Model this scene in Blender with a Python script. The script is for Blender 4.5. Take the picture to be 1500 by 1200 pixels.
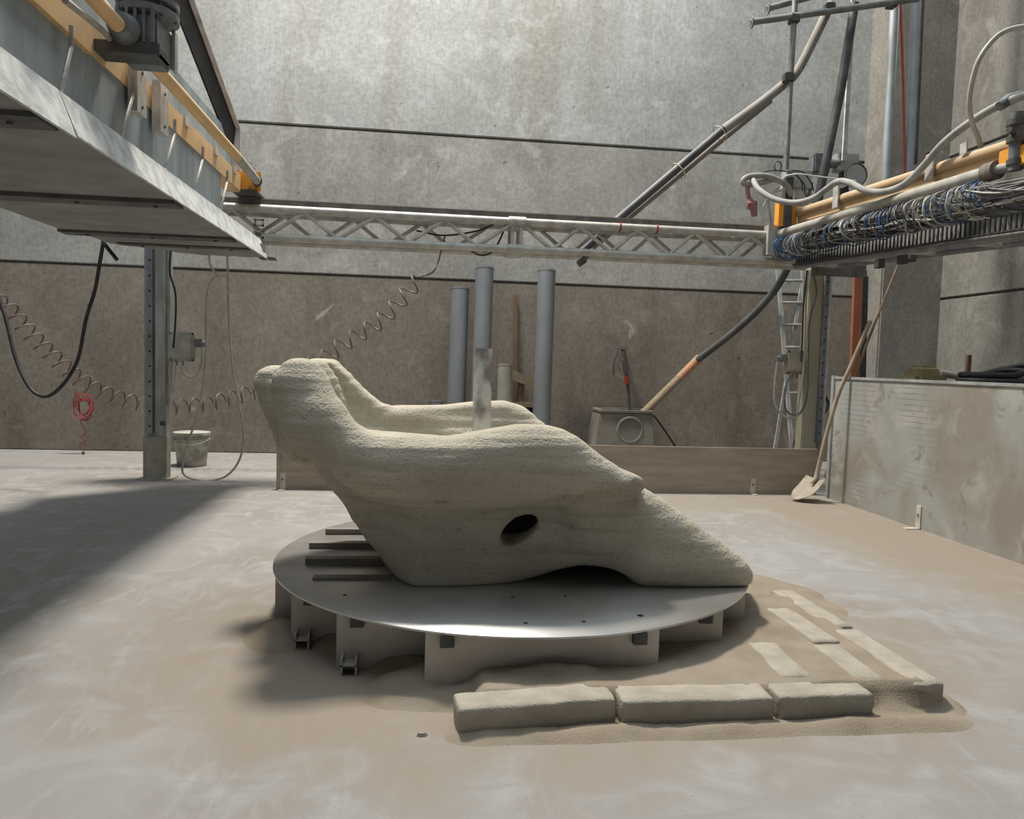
import bpy, math, random
import numpy as np
from mathutils import Vector, Matrix, noise
random.seed(7)
for o in list(bpy.data.objects): bpy.data.objects.remove(o)
S = bpy.context.scene
COL = S.collection
# ------------------------------------------------------------------ camera
FPX, PITCH, ROLL, YAW, H = 1100.0, .06176, .02977, .1181, 1.30
_fw = np.array([math.sin(YAW)*math.cos(PITCH), math.cos(YAW)*math.cos(PITCH), -math.sin(PITCH)])
_rt = np.array([math.cos(YAW), -math.sin(YAW), 0.0]); _up = np.cross(_rt, _fw)
CA = math.cos(ROLL)*_rt + math.sin(ROLL)*_up
CB = -math.sin(ROLL)*_rt + math.cos(ROLL)*_up
CC = _fw
CO = np.array([0, 0, H])
cam_d = bpy.data.cameras.new('camera'); cam = bpy.data.objects.new('camera', cam_d); COL.objects.link(cam)
cam_d.sensor_fit = 'HORIZONTAL'; cam_d.sensor_width = 36.0; cam_d.lens = 36.0*FPX/1500; cam_d.clip_end = 200
m = Matrix.Identity(4)
for i in range(3):
    m[i][0] = CA[i]; m[i][1] = CB[i]; m[i][2] = -CC[i]; m[i][3] = CO[i]
cam.matrix_world = m
S.camera = cam
# ------------------------------------------------------------------ light of the hall: daylight from a roof light, an added overhead fill + open hall around
W = bpy.data.worlds.new('world'); S.world = W; W.use_nodes = True
W.node_tree.nodes['Background'].inputs[0].default_value = (.86, .94, 1.0, 1)
W.node_tree.nodes['Background'].inputs[1].default_value = .13
def area(name, loc, sx, sy, power, col, target):
    l = bpy.data.lights.new(name, 'AREA'); l.shape = 'RECTANGLE'; l.size = sx; l.size_y = sy; l.energy = power; l.color = col
    o = bpy.data.objects.new(name, l); COL.objects.link(o); o.location = loc
    o.rotation_euler = (Vector(target)-Vector(loc)).to_track_quat('-Z', 'Y').to_euler()
    return o
area('roof_light', (-.9, 8.9, 11.5), 1.3, 1.3, 2250, (1.0, .945, .86), (.2, 4.6, 0))
area('overhead_fill', (-.5, 4.2, 11.6), 13.0, 11.0, 880, (.76, .905, 1.0), (-.5, 4.2, 0))  # wide fill lamp added for cool top-down ambient light
S.view_settings.view_transform = 'Standard'; S.view_settings.look = 'None'
S.view_settings.exposure = -0.20; S.view_settings.gamma = 1.0; S.view_settings.use_curve_mapping = False

# ------------------------------------------------------------------ pixel -> place helpers
def ray(x, y): return CA*(x-750)/FPX - CB*(y-600)/FPX + CC
def Fz(x, y, z=0.0): d = ray(x, y); return CO + d*(z-H)/d[2]
def Py(x, y, Y): d = ray(x, y); return CO + d*Y/d[1]
def Px(x, y, X): d = ray(x, y); return CO + d*X/d[0]

# ------------------------------------------------------------------ materials
MATS = {}
def mat(name, col, col2=None, rough=.7, metal=0.0, scale=6.0, stretch=(1, 1, 1), bump=0.0, bscale=60.0, detail=6.0, lo=.35, hi=.65, dust=None, dust_amt=.5, spec=.4, rvar=0.0):
    M = bpy.data.materials.new(name); M.use_nodes = True; nt = M.node_tree; N = nt.nodes; L = nt.links
    b = N['Principled BSDF']; b.inputs['Roughness'].default_value = rough; b.inputs['Metallic'].default_value = metal
    b.inputs['Specular IOR Level'].default_value = spec
    tc = N.new('ShaderNodeTexCoord'); geo = N.new('ShaderNodeNewGeometry')
    mp = N.new('ShaderNodeMapping'); mp.inputs['Scale'].default_value = stretch; L.new(geo.outputs['Position'], mp.inputs[0])
    def noi(sc, det=detail, src=mp.outputs[0], dist=0.0):
        n = N.new('ShaderNodeTexNoise'); n.inputs['Scale'].default_value = sc; n.inputs['Detail'].default_value = det
        n.inputs['Distortion'].default_value = dist; L.new(src, n.inputs['Vector']); return n
    def ramp(src, a, c):
        r = N.new('ShaderNodeMapRange'); r.inputs[1].default_value = a; r.inputs[2].default_value = c; r.clamp = True
        L.new(src, r.inputs[0]); return r.outputs[0]
    def mix(fac, a, c, mode='MIX'):
        x = N.new('ShaderNodeMix'); x.data_type = 'RGBA'; x.blend_type = mode
        if isinstance(fac, float): x.inputs[0].default_value = fac
        else: L.new(fac, x.inputs[0])
        for k, v in ((6, a), (7, c)):
            if isinstance(v, tuple): x.inputs[k].default_value = (*v, 1)
            else: L.new(v, x.inputs[k])
        return x.outputs[2]
    n1 = noi(scale)
    c = mix(ramp(n1.outputs[0], lo, hi), col, col2 or tuple(v*.75 for v in col))
    if dust:
        n2 = noi(scale*.45, 8.0, geo.outputs['Position'], .4)
        sx = N.new('ShaderNodeSeparateXYZ'); L.new(geo.outputs['Normal'], sx.inputs[0])
        a = N.new('ShaderNodeMath'); a.operation = 'MULTIPLY_ADD'; a.use_clamp = True
        L.new(sx.outputs[2], a.inputs[0]); a.inputs[1].default_value = .55; a.inputs[2].default_value = dust_amt
        q = N.new('ShaderNodeMath'); q.operation = 'MULTIPLY'; q.use_clamp = True
        L.new(a.outputs[0], q.inputs[0]); L.new(ramp(n2.outputs[0], .3, .62), q.inputs[1])
        c = mix(q.outputs[0], c, dust)
    L.new(c, b.inputs['Base Color'])
    if rvar:
        r = N.new('ShaderNodeMapRange'); r.inputs[3].default_value = rough-rvar; r.inputs[4].default_value = rough+rvar
        L.new(noi(scale*2).outputs[0], r.inputs[0]); L.new(r.outputs[0], b.inputs['Roughness'])
    if bump:
        bp = N.new('ShaderNodeBump'); bp.inputs['Strength'].default_value = bump; bp.inputs['Distance'].default_value = .01
        L.new(noi(bscale, 4.0).outputs[0], bp.inputs['Height']); L.new(bp.outputs[0], b.inputs['Normal'])
    M['h'] = 1
    MATS[name] = M
    return (M, N, L, b, noi, ramp, mix, geo, c)
DUST = (.40, .365, .31)

def wall_mat(name, base, dark, brown, amt):
    M, N, L, b, noi, ramp, mix, geo, _ = mat(name, base, rough=.9, spec=.15)
    P = geo.outputs['Position']
    def mapped(sx, sy, sz):
        mp = N.new('ShaderNodeMapping'); mp.inputs['Scale'].default_value = (sx, sy, sz); L.new(P, mp.inputs[0]); return mp.outputs[0]
    cloud = noi(.8, 9.0, P, .5); patch = noi(2.6, 9.0, P, .8)
    streak = noi(1.0, 8.0, mapped(1.7, 1.7, .25), .5)
    fine = noi(1.0, 5.0, mapped(46, 46, 7.0), .3); speck = noi(22.0, 8.0, P)
    c = mix(ramp(cloud.outputs[0], .36, .66), dark, base)
    c = mix(ramp(streak.outputs[0], .50, .78), c, brown)
    c = mix(ramp(patch.outputs[0], .54, .74), c, tuple(min(1, v*1.13) for v in base))
    def mul(c, src, a):
        fm = N.new('ShaderNodeMapRange'); fm.inputs[1].default_value = .3; fm.inputs[2].default_value = .7; fm.inputs[3].default_value = 1-a; fm.inputs[4].default_value = 1+a*.7
        L.new(src, fm.inputs[0]); cc = N.new('ShaderNodeCombineColor')
        for k in range(3): L.new(fm.outputs[0], cc.inputs[k])
        return mix(1.0, c, cc.outputs[0], 'MULTIPLY')
    c = mul(c, fine.outputs[0], amt); c = mul(c, speck.outputs[0], .16)
    pits = noi(11.0, 5.0, P, .4)
    c = mix(ramp(pits.outputs[0], .70, .76), c, tuple(v*.45 for v in dark))
    white = noi(1.6, 9.0, P, 1.3)
    c = mix(ramp(white.outputs[0], .71, .80), c, (.52, .52, .50))
    L.new(c, b.inputs['Base Color'])
    bp = N.new('ShaderNodeBump'); bp.inputs['Strength'].default_value = .3; bp.inputs['Distance'].default_value = .006
    L.new(speck.outputs[0], bp.inputs['Height']); L.new(bp.outputs[0], b.inputs['Normal'])
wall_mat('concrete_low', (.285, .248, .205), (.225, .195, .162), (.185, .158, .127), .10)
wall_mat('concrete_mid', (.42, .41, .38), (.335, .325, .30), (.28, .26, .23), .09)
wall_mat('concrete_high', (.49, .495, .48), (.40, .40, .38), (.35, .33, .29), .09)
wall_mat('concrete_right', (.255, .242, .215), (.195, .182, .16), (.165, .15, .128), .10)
wall_mat('concrete_pillar', (.30, .28, .25), (.22, .205, .18), (.18, .16, .135), .10)

def floor_mat():
    M, N, L, b, noi, ramp, mix, geo, _ = mat('floor_concrete', (.35,.33,.3), rough=.85, spec=.25)
    P = geo.outputs['Position']
    def mapped(sx, sy, rz=0.0):
        mp = N.new('ShaderNodeMapping'); mp.inputs['Scale'].default_value = (sx, sy, 1); mp.inputs['Rotation'].default_value = (0, 0, rz); L.new(P, mp.inputs[0]); return mp.outputs[0]
    big = noi(.8, 6.0, P, .8); mid = noi(2.6, 8.0, P, 1.5); st = noi(1.0, 8.0, mapped(7, 2.6, .75), 2.2); st2 = noi(1.0, 6.0, mapped(1.5, 10, .35), 1.0)
    c = mix(ramp(big.outputs[0], .38, .68), (.30, .285, .27), (.258, .232, .205))
    c = mix(ramp(mid.outputs[0], .48, .74), c, (.35, .34, .328))
    s = N.new('ShaderNodeMath'); s.operation = 'MULTIPLY'; s.use_clamp = True
    L.new(ramp(st.outputs[0], .52, .78), s.inputs[0]); L.new(ramp(big.outputs[0], .40, .52), s.inputs[1])
    c = mix(s.outputs[0], c, (.355, .345, .333))
    c = mix(ramp(st2.outputs[0], .55, .72), c, (.275, .26, .238))
    # brown dust lying on the slab: round the casting bed and along the boards
    def blob(cx, cy, rx, ry):
        mp = N.new('ShaderNodeMapping'); mp.vector_type = 'POINT'
        mp.inputs['Location'].default_value = (-cx/rx, -cy/ry, 0); mp.inputs['Scale'].default_value = (1/rx, 1/ry, 0)
        L.new(P, mp.inputs[0]); ln = N.new('ShaderNodeVectorMath'); ln.operation = 'LENGTH'; L.new(mp.outputs[0], ln.inputs[0])
        a = N.new('ShaderNodeMath'); a.operation = 'MULTIPLY_ADD'; L.new(mid.outputs[0], a.inputs[0]); a.inputs[1].default_value = .9; L.new(ln.outputs['Value'], a.inputs[2])
        return ramp(a.outputs[0], 1.65, 1.0)
    for cx, cy, rx, ry, f in ((1.1, 3.3, 1.55, 1.05, .95), (.3, 3.6, 1.5, 1.3, .8), (3.75, 5.4, .75, 2.2, .85), (2.4, 6.9, 2.4, .6, .6), (-.3, 2.9, .9, .6, .55)):
        k = N.new('ShaderNodeMath'); k.operation = 'MULTIPLY'; L.new(blob(cx, cy, rx, ry), k.inputs[0]); k.inputs[1].default_value = f
        c = mix(k.outputs[0], c, (.285, .23, .175))
    c = mix(ramp(noi(60.0, 4.0, P).outputs[0], .56, .78), c, (.27, .245, .215))
    crumbs = noi(26.0, 3.0, P)
    c = mix(ramp(crumbs.outputs[0], .76, .86), c, (.24, .21, .175))
    L.new(c, b.inputs['Base Color'])
    bp = N.new('ShaderNodeBump'); bp.inputs['Strength'].default_value = .3; bp.inputs['Distance'].default_value = .01
    L.new(mid.outputs[0], bp.inputs['Height']); L.new(bp.outputs[0], b.inputs['Normal'])
floor_mat()

def stone_mat():
    M, N, L, b, noi, ramp, mix, geo, _ = mat('printed_stone', (.5, .455, .37), rough=.95, spec=.1)
    P = geo.outputs['Position']
    mp = N.new('ShaderNodeMapping'); mp.inputs['Scale'].default_value = (2.2, 2.2, 26); L.new(P, mp.inputs[0])
    strata = noi(1.0, 5.0, mp.outputs[0], .25); big = noi(2.2, 6.0, P, .6); grain = noi(85.0, 4.0, P); gr2 = noi(24.0, 5.0, P)
    c = mix(ramp(big.outputs[0], .35, .68), (.455, .408, .325), (.57, .508, .405))
    c = mix(ramp(strata.outputs[0], .52, .75), c, (.40, .355, .275))
    c = mix(ramp(grain.outputs[0], .55, .80), c, (.31, .28, .225))
    c = mix(ramp(noi(13.0, 8.0, P, .5).outputs[0], .60, .78), c, (.33, .295, .24))
    L.new(c, b.inputs['Base Color'])
    hsum = N.new('ShaderNodeMath'); hsum.operation = 'MULTIPLY_ADD'; L.new(strata.outputs[0], hsum.inputs[0]); hsum.inputs[1].default_value = .9
    h2 = N.new('ShaderNodeMath'); h2.operation = 'MULTIPLY_ADD'; L.new(gr2.outputs[0], h2.inputs[0]); h2.inputs[1].default_value = .7; L.new(grain.outputs[0], h2.inputs[2])
    L.new(h2.outputs[0], hsum.inputs[2])
    bp = N.new('ShaderNodeBump'); bp.inputs['Strength'].default_value = .8; bp.inputs['Distance'].default_value = .010
    L.new(hsum.outputs[0], bp.inputs['Height']); L.new(bp.outputs[0], b.inputs['Normal'])
stone_mat()
mat('sand', (.29, .232, .172), (.235, .185, .135), rough=1, spec=.05, scale=6, bump=.5, bscale=170, detail=9, dust=(.42, .37, .30), dust_amt=-.2)
mat('kerb', (.43, .385, .315), (.34, .30, .245), rough=.95, spec=.1, scale=9, detail=9, bump=.5, bscale=120)
mat('disc_metal', (.58, .585, .59), (.38, .375, .365), rough=.36, metal=.75, scale=2.6, detail=9, dust=(.40, .36, .31), dust_amt=.12, rvar=.14, spec=.5, lo=.4, hi=.6)
mat('rib_metal', (.52, .49, .45), (.40, .37, .33), rough=.5, metal=.35, scale=3, bump=.1)
mat('rib_bar', (.26, .235, .21), (.20, .18, .16), rough=.6, metal=.3, scale=6)
mat('dark_metal', (.075, .075, .075), (.12, .115, .105), rough=.6, metal=.4, scale=9)
mat('joint_dark', (.14, .13, .115), rough=.95)
mat('hole_dark', (.03, .028, .026), rough=.8)
mat('steel_tube', (.66, .67, .67), (.26, .25, .24), rough=.5, metal=.15, scale=4, stretch=(2.5, 2.5, 1.6), detail=9, lo=.42, hi=.6, rvar=.1)
mat('truss_alu', (.56, .535, .49), (.38, .36, .32), rough=.62, metal=.3, scale=9, detail=9, dust=(.47, .44, .385), dust_amt=.05, bump=.1)
mat('rail_dark', (.12, .115, .11), (.2, .185, .165), rough=.6, metal=.5, scale=12, dust=(.33, .31, .28), dust_amt=.0)
mat('galv', (.46, .465, .45), (.31, .315, .30), rough=.6, metal=.3, scale=6, detail=9, bump=.12)
mat('galv_white', (.60, .61, .595), (.40, .41, .40), rough=.65, metal=.05, scale=11, detail=10, bump=.3, bscale=30, lo=.4, hi=.62)
mat('under_plate', (.30, .295, .275), (.22, .215, .20), rough=.8, metal=.1, scale=3.5, detail=10, bump=.15, bscale=12)
mat('under_bar', (.09, .09, .085), (.15, .145, .135), rough=.7, metal=.3, scale=7)
mat('side_sheet', (.33, .385, .41), (.22, .26, .28), rough=.65, metal=.2, scale=3, stretch=(1, 3, .5), detail=9, dust=(.40, .41, .40), dust_amt=.25)
mat('orange', (.72, .47, .22), (.60, .40, .21), rough=.6, scale=5, detail=9, dust=(.60, .51, .40), dust_amt=.2)
mat('orange_dusty', (.52, .34, .18), (.42, .29, .18), rough=.65, scale=7, detail=9, dust=(.52, .45, .36), dust_amt=.1)
mat('orange_bright', (.82, .36, .04), (.72, .30, .04), rough=.5, scale=6)
mat('gear_grey', (.13, .138, .145), (.21, .215, .22), rough=.5, metal=.3, scale=14, dust=(.36, .35, .33), dust_amt=-.05)
mat('strut_black', (.012, .010, .012), (.03, .026, .028), rough=.6, scale=5, spec=.15)
mat('strut_grey', (.66, .63, .62), (.36, .34, .34), rough=.6, scale=5)
mat('alu_plate', (.62, .60, .57), (.46, .42, .38), rough=.5, metal=.4, scale=14)
mat('rod_steel', (.42, .40, .37), (.30, .28, .25), rough=.7, metal=.1, scale=20)
mat('post_paint', (.47, .465, .425), (.28, .27, .24), rough=.75, scale=4, stretch=(2, 2, .5), dust=DUST, dust_amt=.3, detail=10, lo=.42, hi=.6)
mat('post_dust', (.43, .405, .345), (.32, .295, .245), rough=.9, scale=9, bump=.4, bscale=40, detail=10)
mat('post_cream', (.52, .475, .36), (.40, .355, .26), rough=.8, scale=2.5, stretch=(2, 2, .6), detail=9)
mat('rail_steel', (.36, .375, .385), (.27, .28, .285), rough=.45, metal=.6, scale=6)
mat('box_dull', (.30, .295, .27), (.2, .195, .18), rough=.75, scale=12)
mat('box_grey', (.53, .53, .48), (.40, .395, .35), rough=.7, scale=9)
mat('box_cream', (.46, .41, .32), (.36, .32, .245), rough=.7, scale=9)
mat('socket_grey', (.16, .175, .19), (.24, .25, .25), rough=.6, scale=20)
mat('cable_light', (.50, .48, .43), (.40, .375, .33), rough=.7, scale=12)
mat('cable_black', (.025, .025, .027), (.05, .048, .045), rough=.6, scale=15)
mat('coil_brown', (.13, .085, .07), (.20, .145, .12), rough=.55, scale=12)
mat('red_cord', (.36, .035, .03), (.25, .03, .026), rough=.7, scale=12)
mat('bucket_plastic', (.45, .445, .40), (.29, .28, .24), rough=.8, scale=9, detail=10, dust=(.42, .40, .345), dust_amt=.2, bump=.3, bscale=30, lo=.42, hi=.58)
mat('pvc_grey', (.17, .185, .195), (.14, .152, .16), rough=.55, scale=3, stretch=(2, 2, .5), dust=(.33, .32, .295), dust_amt=.05)
mat('timber', (.22, .145, .09), (.155, .10, .065), rough=.85, scale=3, stretch=(8, 8, .8), bump=.2)
mat('timber_pale', (.34, .26, .17), (.25, .185, .12), rough=.85, scale=4, stretch=(1, 8, 8), bump=.2)
mat('board', (.40, .325, .25), (.28, .225, .17), rough=.85, scale=2.4, stretch=(1, 2, 6), detail=10, dust=(.47, .41, .335), dust_amt=.3, bump=.2, bscale=14)
mat('bracket', (.62, .58, .50), (.47, .42, .33), rough=.7, scale=16)
mat('cement_box', (.235, .215, .18), (.175, .16, .135), rough=.9, scale=5, detail=9, bump=.3)
mat('orange_pipe', (.55, .23, .10), (.38, .20, .11), rough=.6, scale=5, dust=(.36, .30, .22), dust_amt=.15)
mat('scaffold', (.27, .265, .26), (.18, .175, .17), rough=.55, metal=.5, scale=8, dust=(.50, .46, .40), dust_amt=.05)
mat('pole_dusty', (.27, .25, .215), (.20, .185, .16), rough=.8, scale=6, detail=9, dust=(.36, .33, .285), dust_amt=.1)
mat('dark_pipe', (.055, .058, .062), (.10, .10, .10), rough=.55, metal=.2, scale=6, dust=(.25, .235, .21), dust_amt=.0)
mat('pipe_pale', (.42, .45, .46), (.33, .35, .355), rough=.5, metal=.3, scale=4)
mat('red_tube', (.55, .07, .05), (.42, .06, .05), rough=.6, scale=6)
mat('rust_plank', (.33, .115, .055), (.25, .09, .05), rough=.8, scale=4, stretch=(3, 3, .6))
mat('hose_grey', (.33, .325, .30), (.24, .235, .215), rough=.7, scale=9, dust=(.42, .40, .355), dust_amt=.05)
mat('manifold', (.43, .405, .355), (.31, .29, .25), rough=.8, scale=9, detail=9, dust=(.42, .39, .34), dust_amt=.15)
mat('rust_dark', (.14, .115, .10), (.22, .185, .16), rough=.8, scale=20)
mat('line_white', (.50, .48, .43), (.40, .38, .335), rough=.5, scale=8)
mat('line_blue', (.045, .12, .28), (.06, .14, .26), rough=.5, scale=8)
mat('line_grey', (.11, .112, .115), (.18, .178, .172), rough=.6, scale=8)
mat('line_black', (.03, .032, .04), (.05, .05, .055), rough=.5, scale=8)
mat('plug_red', (.33, .16, .15), (.25, .12, .115), rough=.7, scale=20)
mat('dish_glass', (.42, .42, .40), (.36, .355, .33), rough=.3, scale=8)
mat('shovel_blade', (.43, .38, .31), (.33, .285, .225), rough=.8, scale=11, metal=.1)
mat('shovel_handle', (.42, .335, .245), (.30, .235, .165), rough=.8, scale=6, stretch=(4, 4, .7))
mat('yellow_plastic', (.40, .33, .17), (.33, .27, .15), rough=.7, scale=8)

def sheet_mat():
    M, N, L, b, noi, ramp, mix, geo, _ = mat('sheet_metal', (.44, .45, .42), rough=.55, metal=.25, spec=.4)
    P = geo.outputs['Position']
    cl = noi(1.4, 8.0, P, .7); d2 = noi(3.0, 9.0, P, 1.0)
    c = mix(ramp(cl.outputs[0], .38, .62), (.42, .44, .42), (.33, .295, .245))
    c = mix(ramp(d2.outputs[0], .52, .70), c, (.50, .485, .44))
    wv = N.new('ShaderNodeTexWave'); wv.wave_type = 'BANDS'; wv.bands_direction = 'Z'; wv.inputs['Scale'].default_value = 6.5; wv.inputs['Distortion'].default_value = .6
    wv.inputs['Detail'].default_value = 1.0; L.new(P, wv.inputs['Vector'])
    k = N.new('ShaderNodeMath'); k.operation = 'MULTIPLY'; L.new(ramp(wv.outputs[1], .86, .98), k.inputs[0]); L.new(ramp(noi(1.3, 6.0, P, .5).outputs[0], .47, .66), k.inputs[1])
    sy_ = N.new('ShaderNodeSeparateXYZ'); L.new(P, sy_.inputs[0])
    k2 = N.new('ShaderNodeMath'); k2.operation = 'MULTIPLY'; L.new(k.outputs[0], k2.inputs[0]); L.new(ramp(sy_.outputs[1], 5.5, 6.1), k2.inputs[1])
    c = mix(k2.outputs[0], c, (.26, .24, .21))
    c = mix(ramp(noi(7.0, 8.0, P, 1.0).outputs[0], .60, .72), c, (.28, .25, .21))
    L.new(c, b.inputs['Base Color'])
    bp = N.new('ShaderNodeBump'); bp.inputs['Strength'].default_value = .15; bp.inputs['Distance'].default_value = .004
    L.new(d2.outputs[0], bp.inputs['Height']); L.new(bp.outputs[0], b.inputs['Normal'])
sheet_mat()

# ------------------------------------------------------------------ mesh builder
ORG = {}
def V(p): return np.array(p, float)
class MB:
    def __init__(s): s.v = []; s.f = []
    def add(s, vs, fs):
        o = len(s.v); s.v += [tuple(map(float, q)) for q in vs]; s.f += [tuple(i+o for i in q) for q in fs]; return s
    def box(s, c, size, rot=None):
        c = V(c); h = V(size)/2; vs = []
        for k in range(8):
            q = V([h[0]*(1 if k & 1 else -1), h[1]*(1 if k & 2 else -1), h[2]*(1 if k & 4 else -1)])
            if rot is not None: q = np.array(rot) @ q
            vs.append(c+q)
        return s.add(vs, [(0, 2, 3, 1), (4, 5, 7, 6), (0, 1, 5, 4), (2, 6, 7, 3), (0, 4, 6, 2), (1, 3, 7, 5)])
    def span(s, a, b): a = V(a); b = V(b); return s.box((a+b)/2, np.abs(b-a))
    def beam(s, a, b, w, h, up=(0, 0, 1)):
        a = V(a); b = V(b); d = b-a; L = np.linalg.norm(d); d /= L; u = V(up)
        x = np.cross(d, u); x /= np.linalg.norm(x); u = np.cross(x, d)
        return s.box((a+b)/2, (w, L, h), np.stack([x, d, u], 1))
    def tube(s, pts, r, n=8, caps=True, closed=False):
        P = [V(p) for p in pts]; m = len(P); R = list(r) if isinstance(r, (list, tuple)) else [r]*m
        T = []
        for i in range(m):
            a = P[i-1] if (i or closed) else P[0]; b = P[(i+1) % m] if (i < m-1 or closed) else P[-1]
            t = b-a; T.append(t/(np.linalg.norm(t)+1e-12))
        ref = V([0, 0, 1]) if abs(T[0][2]) < .9 else V([1, 0, 0])
        nx = np.cross(T[0], ref); nx /= np.linalg.norm(nx); vs = []
        for i in range(m):
            nx = nx-T[i]*(nx@T[i]); nx /= np.linalg.norm(nx)+1e-12; ny = np.cross(T[i], nx)
            for k in range(n):
                a = 2*math.pi*k/n; vs.append(P[i]+R[i]*(math.cos(a)*nx+math.sin(a)*ny))
        fs = []
        for i in range(m if closed else m-1):
            j = (i+1) % m
            for k in range(n): fs.append((i*n+k, i*n+(k+1) % n, j*n+(k+1) % n, j*n+k))
        if caps and not closed: fs.append(tuple(range(n-1, -1, -1))); fs.append(tuple((m-1)*n+k for k in range(n)))
        return s.add(vs, fs)
    def pipe(s, a, b, r, ri, n=24):                         # hollow straight pipe, open ends
        a = V(a); b = V(b); d = (b-a)/np.linalg.norm(b-a); ref = V([0, 0, 1]) if abs(d[2]) < .9 else V([1, 0, 0])
        x = np.cross(d, ref); x /= np.linalg.norm(x); y = np.cross(d, x); vs = []
        for p, q in ((a, r), (b, r), (b, ri), (a, ri)):
            for k in range(n): t = 2*math.pi*k/n; vs.append(p+q*(math.cos(t)*x+math.sin(t)*y))
        fs = [(i*n+k, i*n+(k+1) % n, ((i+1) % 4)*n+(k+1) % n, ((i+1) % 4)*n+k) for i in range(4) for k in range(n)]
        return s.add(vs, fs)
    def prism(s, poly, off):                                # 3D polygon extruded by vector
        n = len(poly); o = V(off); vs = [V(p) for p in poly]+[V(p)+o for p in poly]
        return s.add(vs, [tuple(range(n-1, -1, -1)), tuple(range(n, 2*n))]+[(i, (i+1) % n, (i+1) % n+n, i+n) for i in range(n)])
    def lathe(s, c, prof, n=28):                            # profile (r, z) about vertical axis
        c = V(c); vs = []; m = len(prof)
        for r, z in prof:
            for k in range(n): a = 2*math.pi*k/n; vs.append(c+V([r*math.cos(a), r*math.sin(a), z]))
        fs = [(i*n+k, i*n+(k+1) % n, (i+1)*n+(k+1) % n, (i+1)*n+k) for i in range(m-1) for k in range(n)]
        fs += [tuple(range(n-1, -1, -1)), tuple((m-1)*n+k for k in range(n))]
        return s.add(vs, fs)
    def build(s, name, m, parent=None, smooth=None, bevel=0.0, seg=2):
        a = np.array(s.v)
        if parent is not None: org = ORG[parent.name]
        else: org = V([(a[:, 0].min()+a[:, 0].max())/2, (a[:, 1].min()+a[:, 1].max())/2, a[:, 2].min()])
        me = bpy.data.meshes.new(name); me.from_pydata([tuple(q) for q in (a-org)], [], s.f); me.materials.append(MATS[m])
        o = bpy.data.objects.new(name, me); COL.objects.link(o); ORG[o.name] = org
        if parent is not None: o.parent = parent
        else: o.location = org
        import bmesh
        bm = bmesh.new(); bm.from_mesh(me); bmesh.ops.recalc_face_normals(bm, faces=bm.faces)
        bmesh.ops.remove_doubles(bm, verts=bm.verts, dist=1e-5) if name == 'kerb_block' else None
        if bevel: bmesh.ops.bevel(bm, geom=bm.edges[:], offset=bevel, segments=seg, affect='EDGES', clamp_overlap=True)
        bm.to_mesh(me); bm.free()
        if smooth is None: smooth = 40
        if smooth: me.shade_smooth(); me.set_sharp_from_angle(angle=math.radians(smooth))
        return o
def tag(o, label, cat, group=None):
    o['label'] = label; o['category'] = cat
    if group: o['group'] = group
    return o
def thing(name, label, cat, loc, group=None):
    o = bpy.data.objects.new(name, None); COL.objects.link(o); o.location = tuple(map(float, loc)); ORG[o.name] = V(loc); o.empty_display_size = .1
    return tag(o, label, cat, group)
def struct(o): o['kind'] = 'structure'; return o
def spline(pts, n=8):                                       # Catmull-Rom
    P = [V(p) for p in pts]; P = [2*P[0]-P[1]]+P+[2*P[-1]-P[-2]]; out = []
    for i in range(1, len(P)-2):
        for k in range(n):
            t = k/n; a, b, c, d = P[i-1], P[i], P[i+1], P[i+2]
            out.append(.5*((2*b)+(c-a)*t+(2*a-5*b+4*c-d)*t*t+(3*b-a-3*c+d)*t**3))
    out.append(P[-2]); return out
def pxl(pts, Y):                                            # pixel polyline at depth(s) Y
    n = len(pts); return [Py(x, y, Y if not isinstance(Y, (tuple, list)) else (Y[0]+(Y[1]-Y[0])*i/(n-1) if len(Y) == 2 else Y[i])) for i, (x, y) in enumerate(pts)]
def copy_mesh(src, name, parent, loc=(0, 0, 0)):
    o = bpy.data.objects.new(name, src.data); COL.objects.link(o); o.parent = parent; o.location = V(src.location)+V(loc); ORG[o.name] = ORG[src.name]; return o

# ================================================================== SETTING
WY = 10.30
fl = MB(); n = 60
fl.span((-10, -3, -.2), (8.0, 10.9, 0)); struct(fl.build('floor', 'floor_concrete', smooth=0))
wb = MB().span((-10, WY+.03, -.1), (7.8, WY+.35, 9.0)).build('wall_back', 'joint_dark', smooth=0); struct(wb)
# courses of precast panels
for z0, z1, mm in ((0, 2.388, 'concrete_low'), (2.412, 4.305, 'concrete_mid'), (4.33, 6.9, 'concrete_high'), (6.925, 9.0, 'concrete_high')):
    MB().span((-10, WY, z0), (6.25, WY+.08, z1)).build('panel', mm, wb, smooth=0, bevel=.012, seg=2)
wr = MB().span((7.11, -3, -.1), (7.5, WY+.3, 9.0)).build('wall_right', 'joint_dark', smooth=0); struct(wr)
for z0, z1, mm in ((0, 2.345, 'concrete_right'), (2.37, 4.27, 'concrete_right'), (4.295, 6.9, 'concrete_right'), (6.925, 9.0, 'concrete_right')):
    MB().span((7.08, -3, z0), (7.14, 9.74, z1)).build('panel', mm, wr, smooth=0, bevel=.012, seg=2)
struct(MB().span((6.2, 9.72, -.05), (7.105, WY+.03, 9.0)).build('corner_pillar', 'concrete_pillar', bevel=.02))

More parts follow.
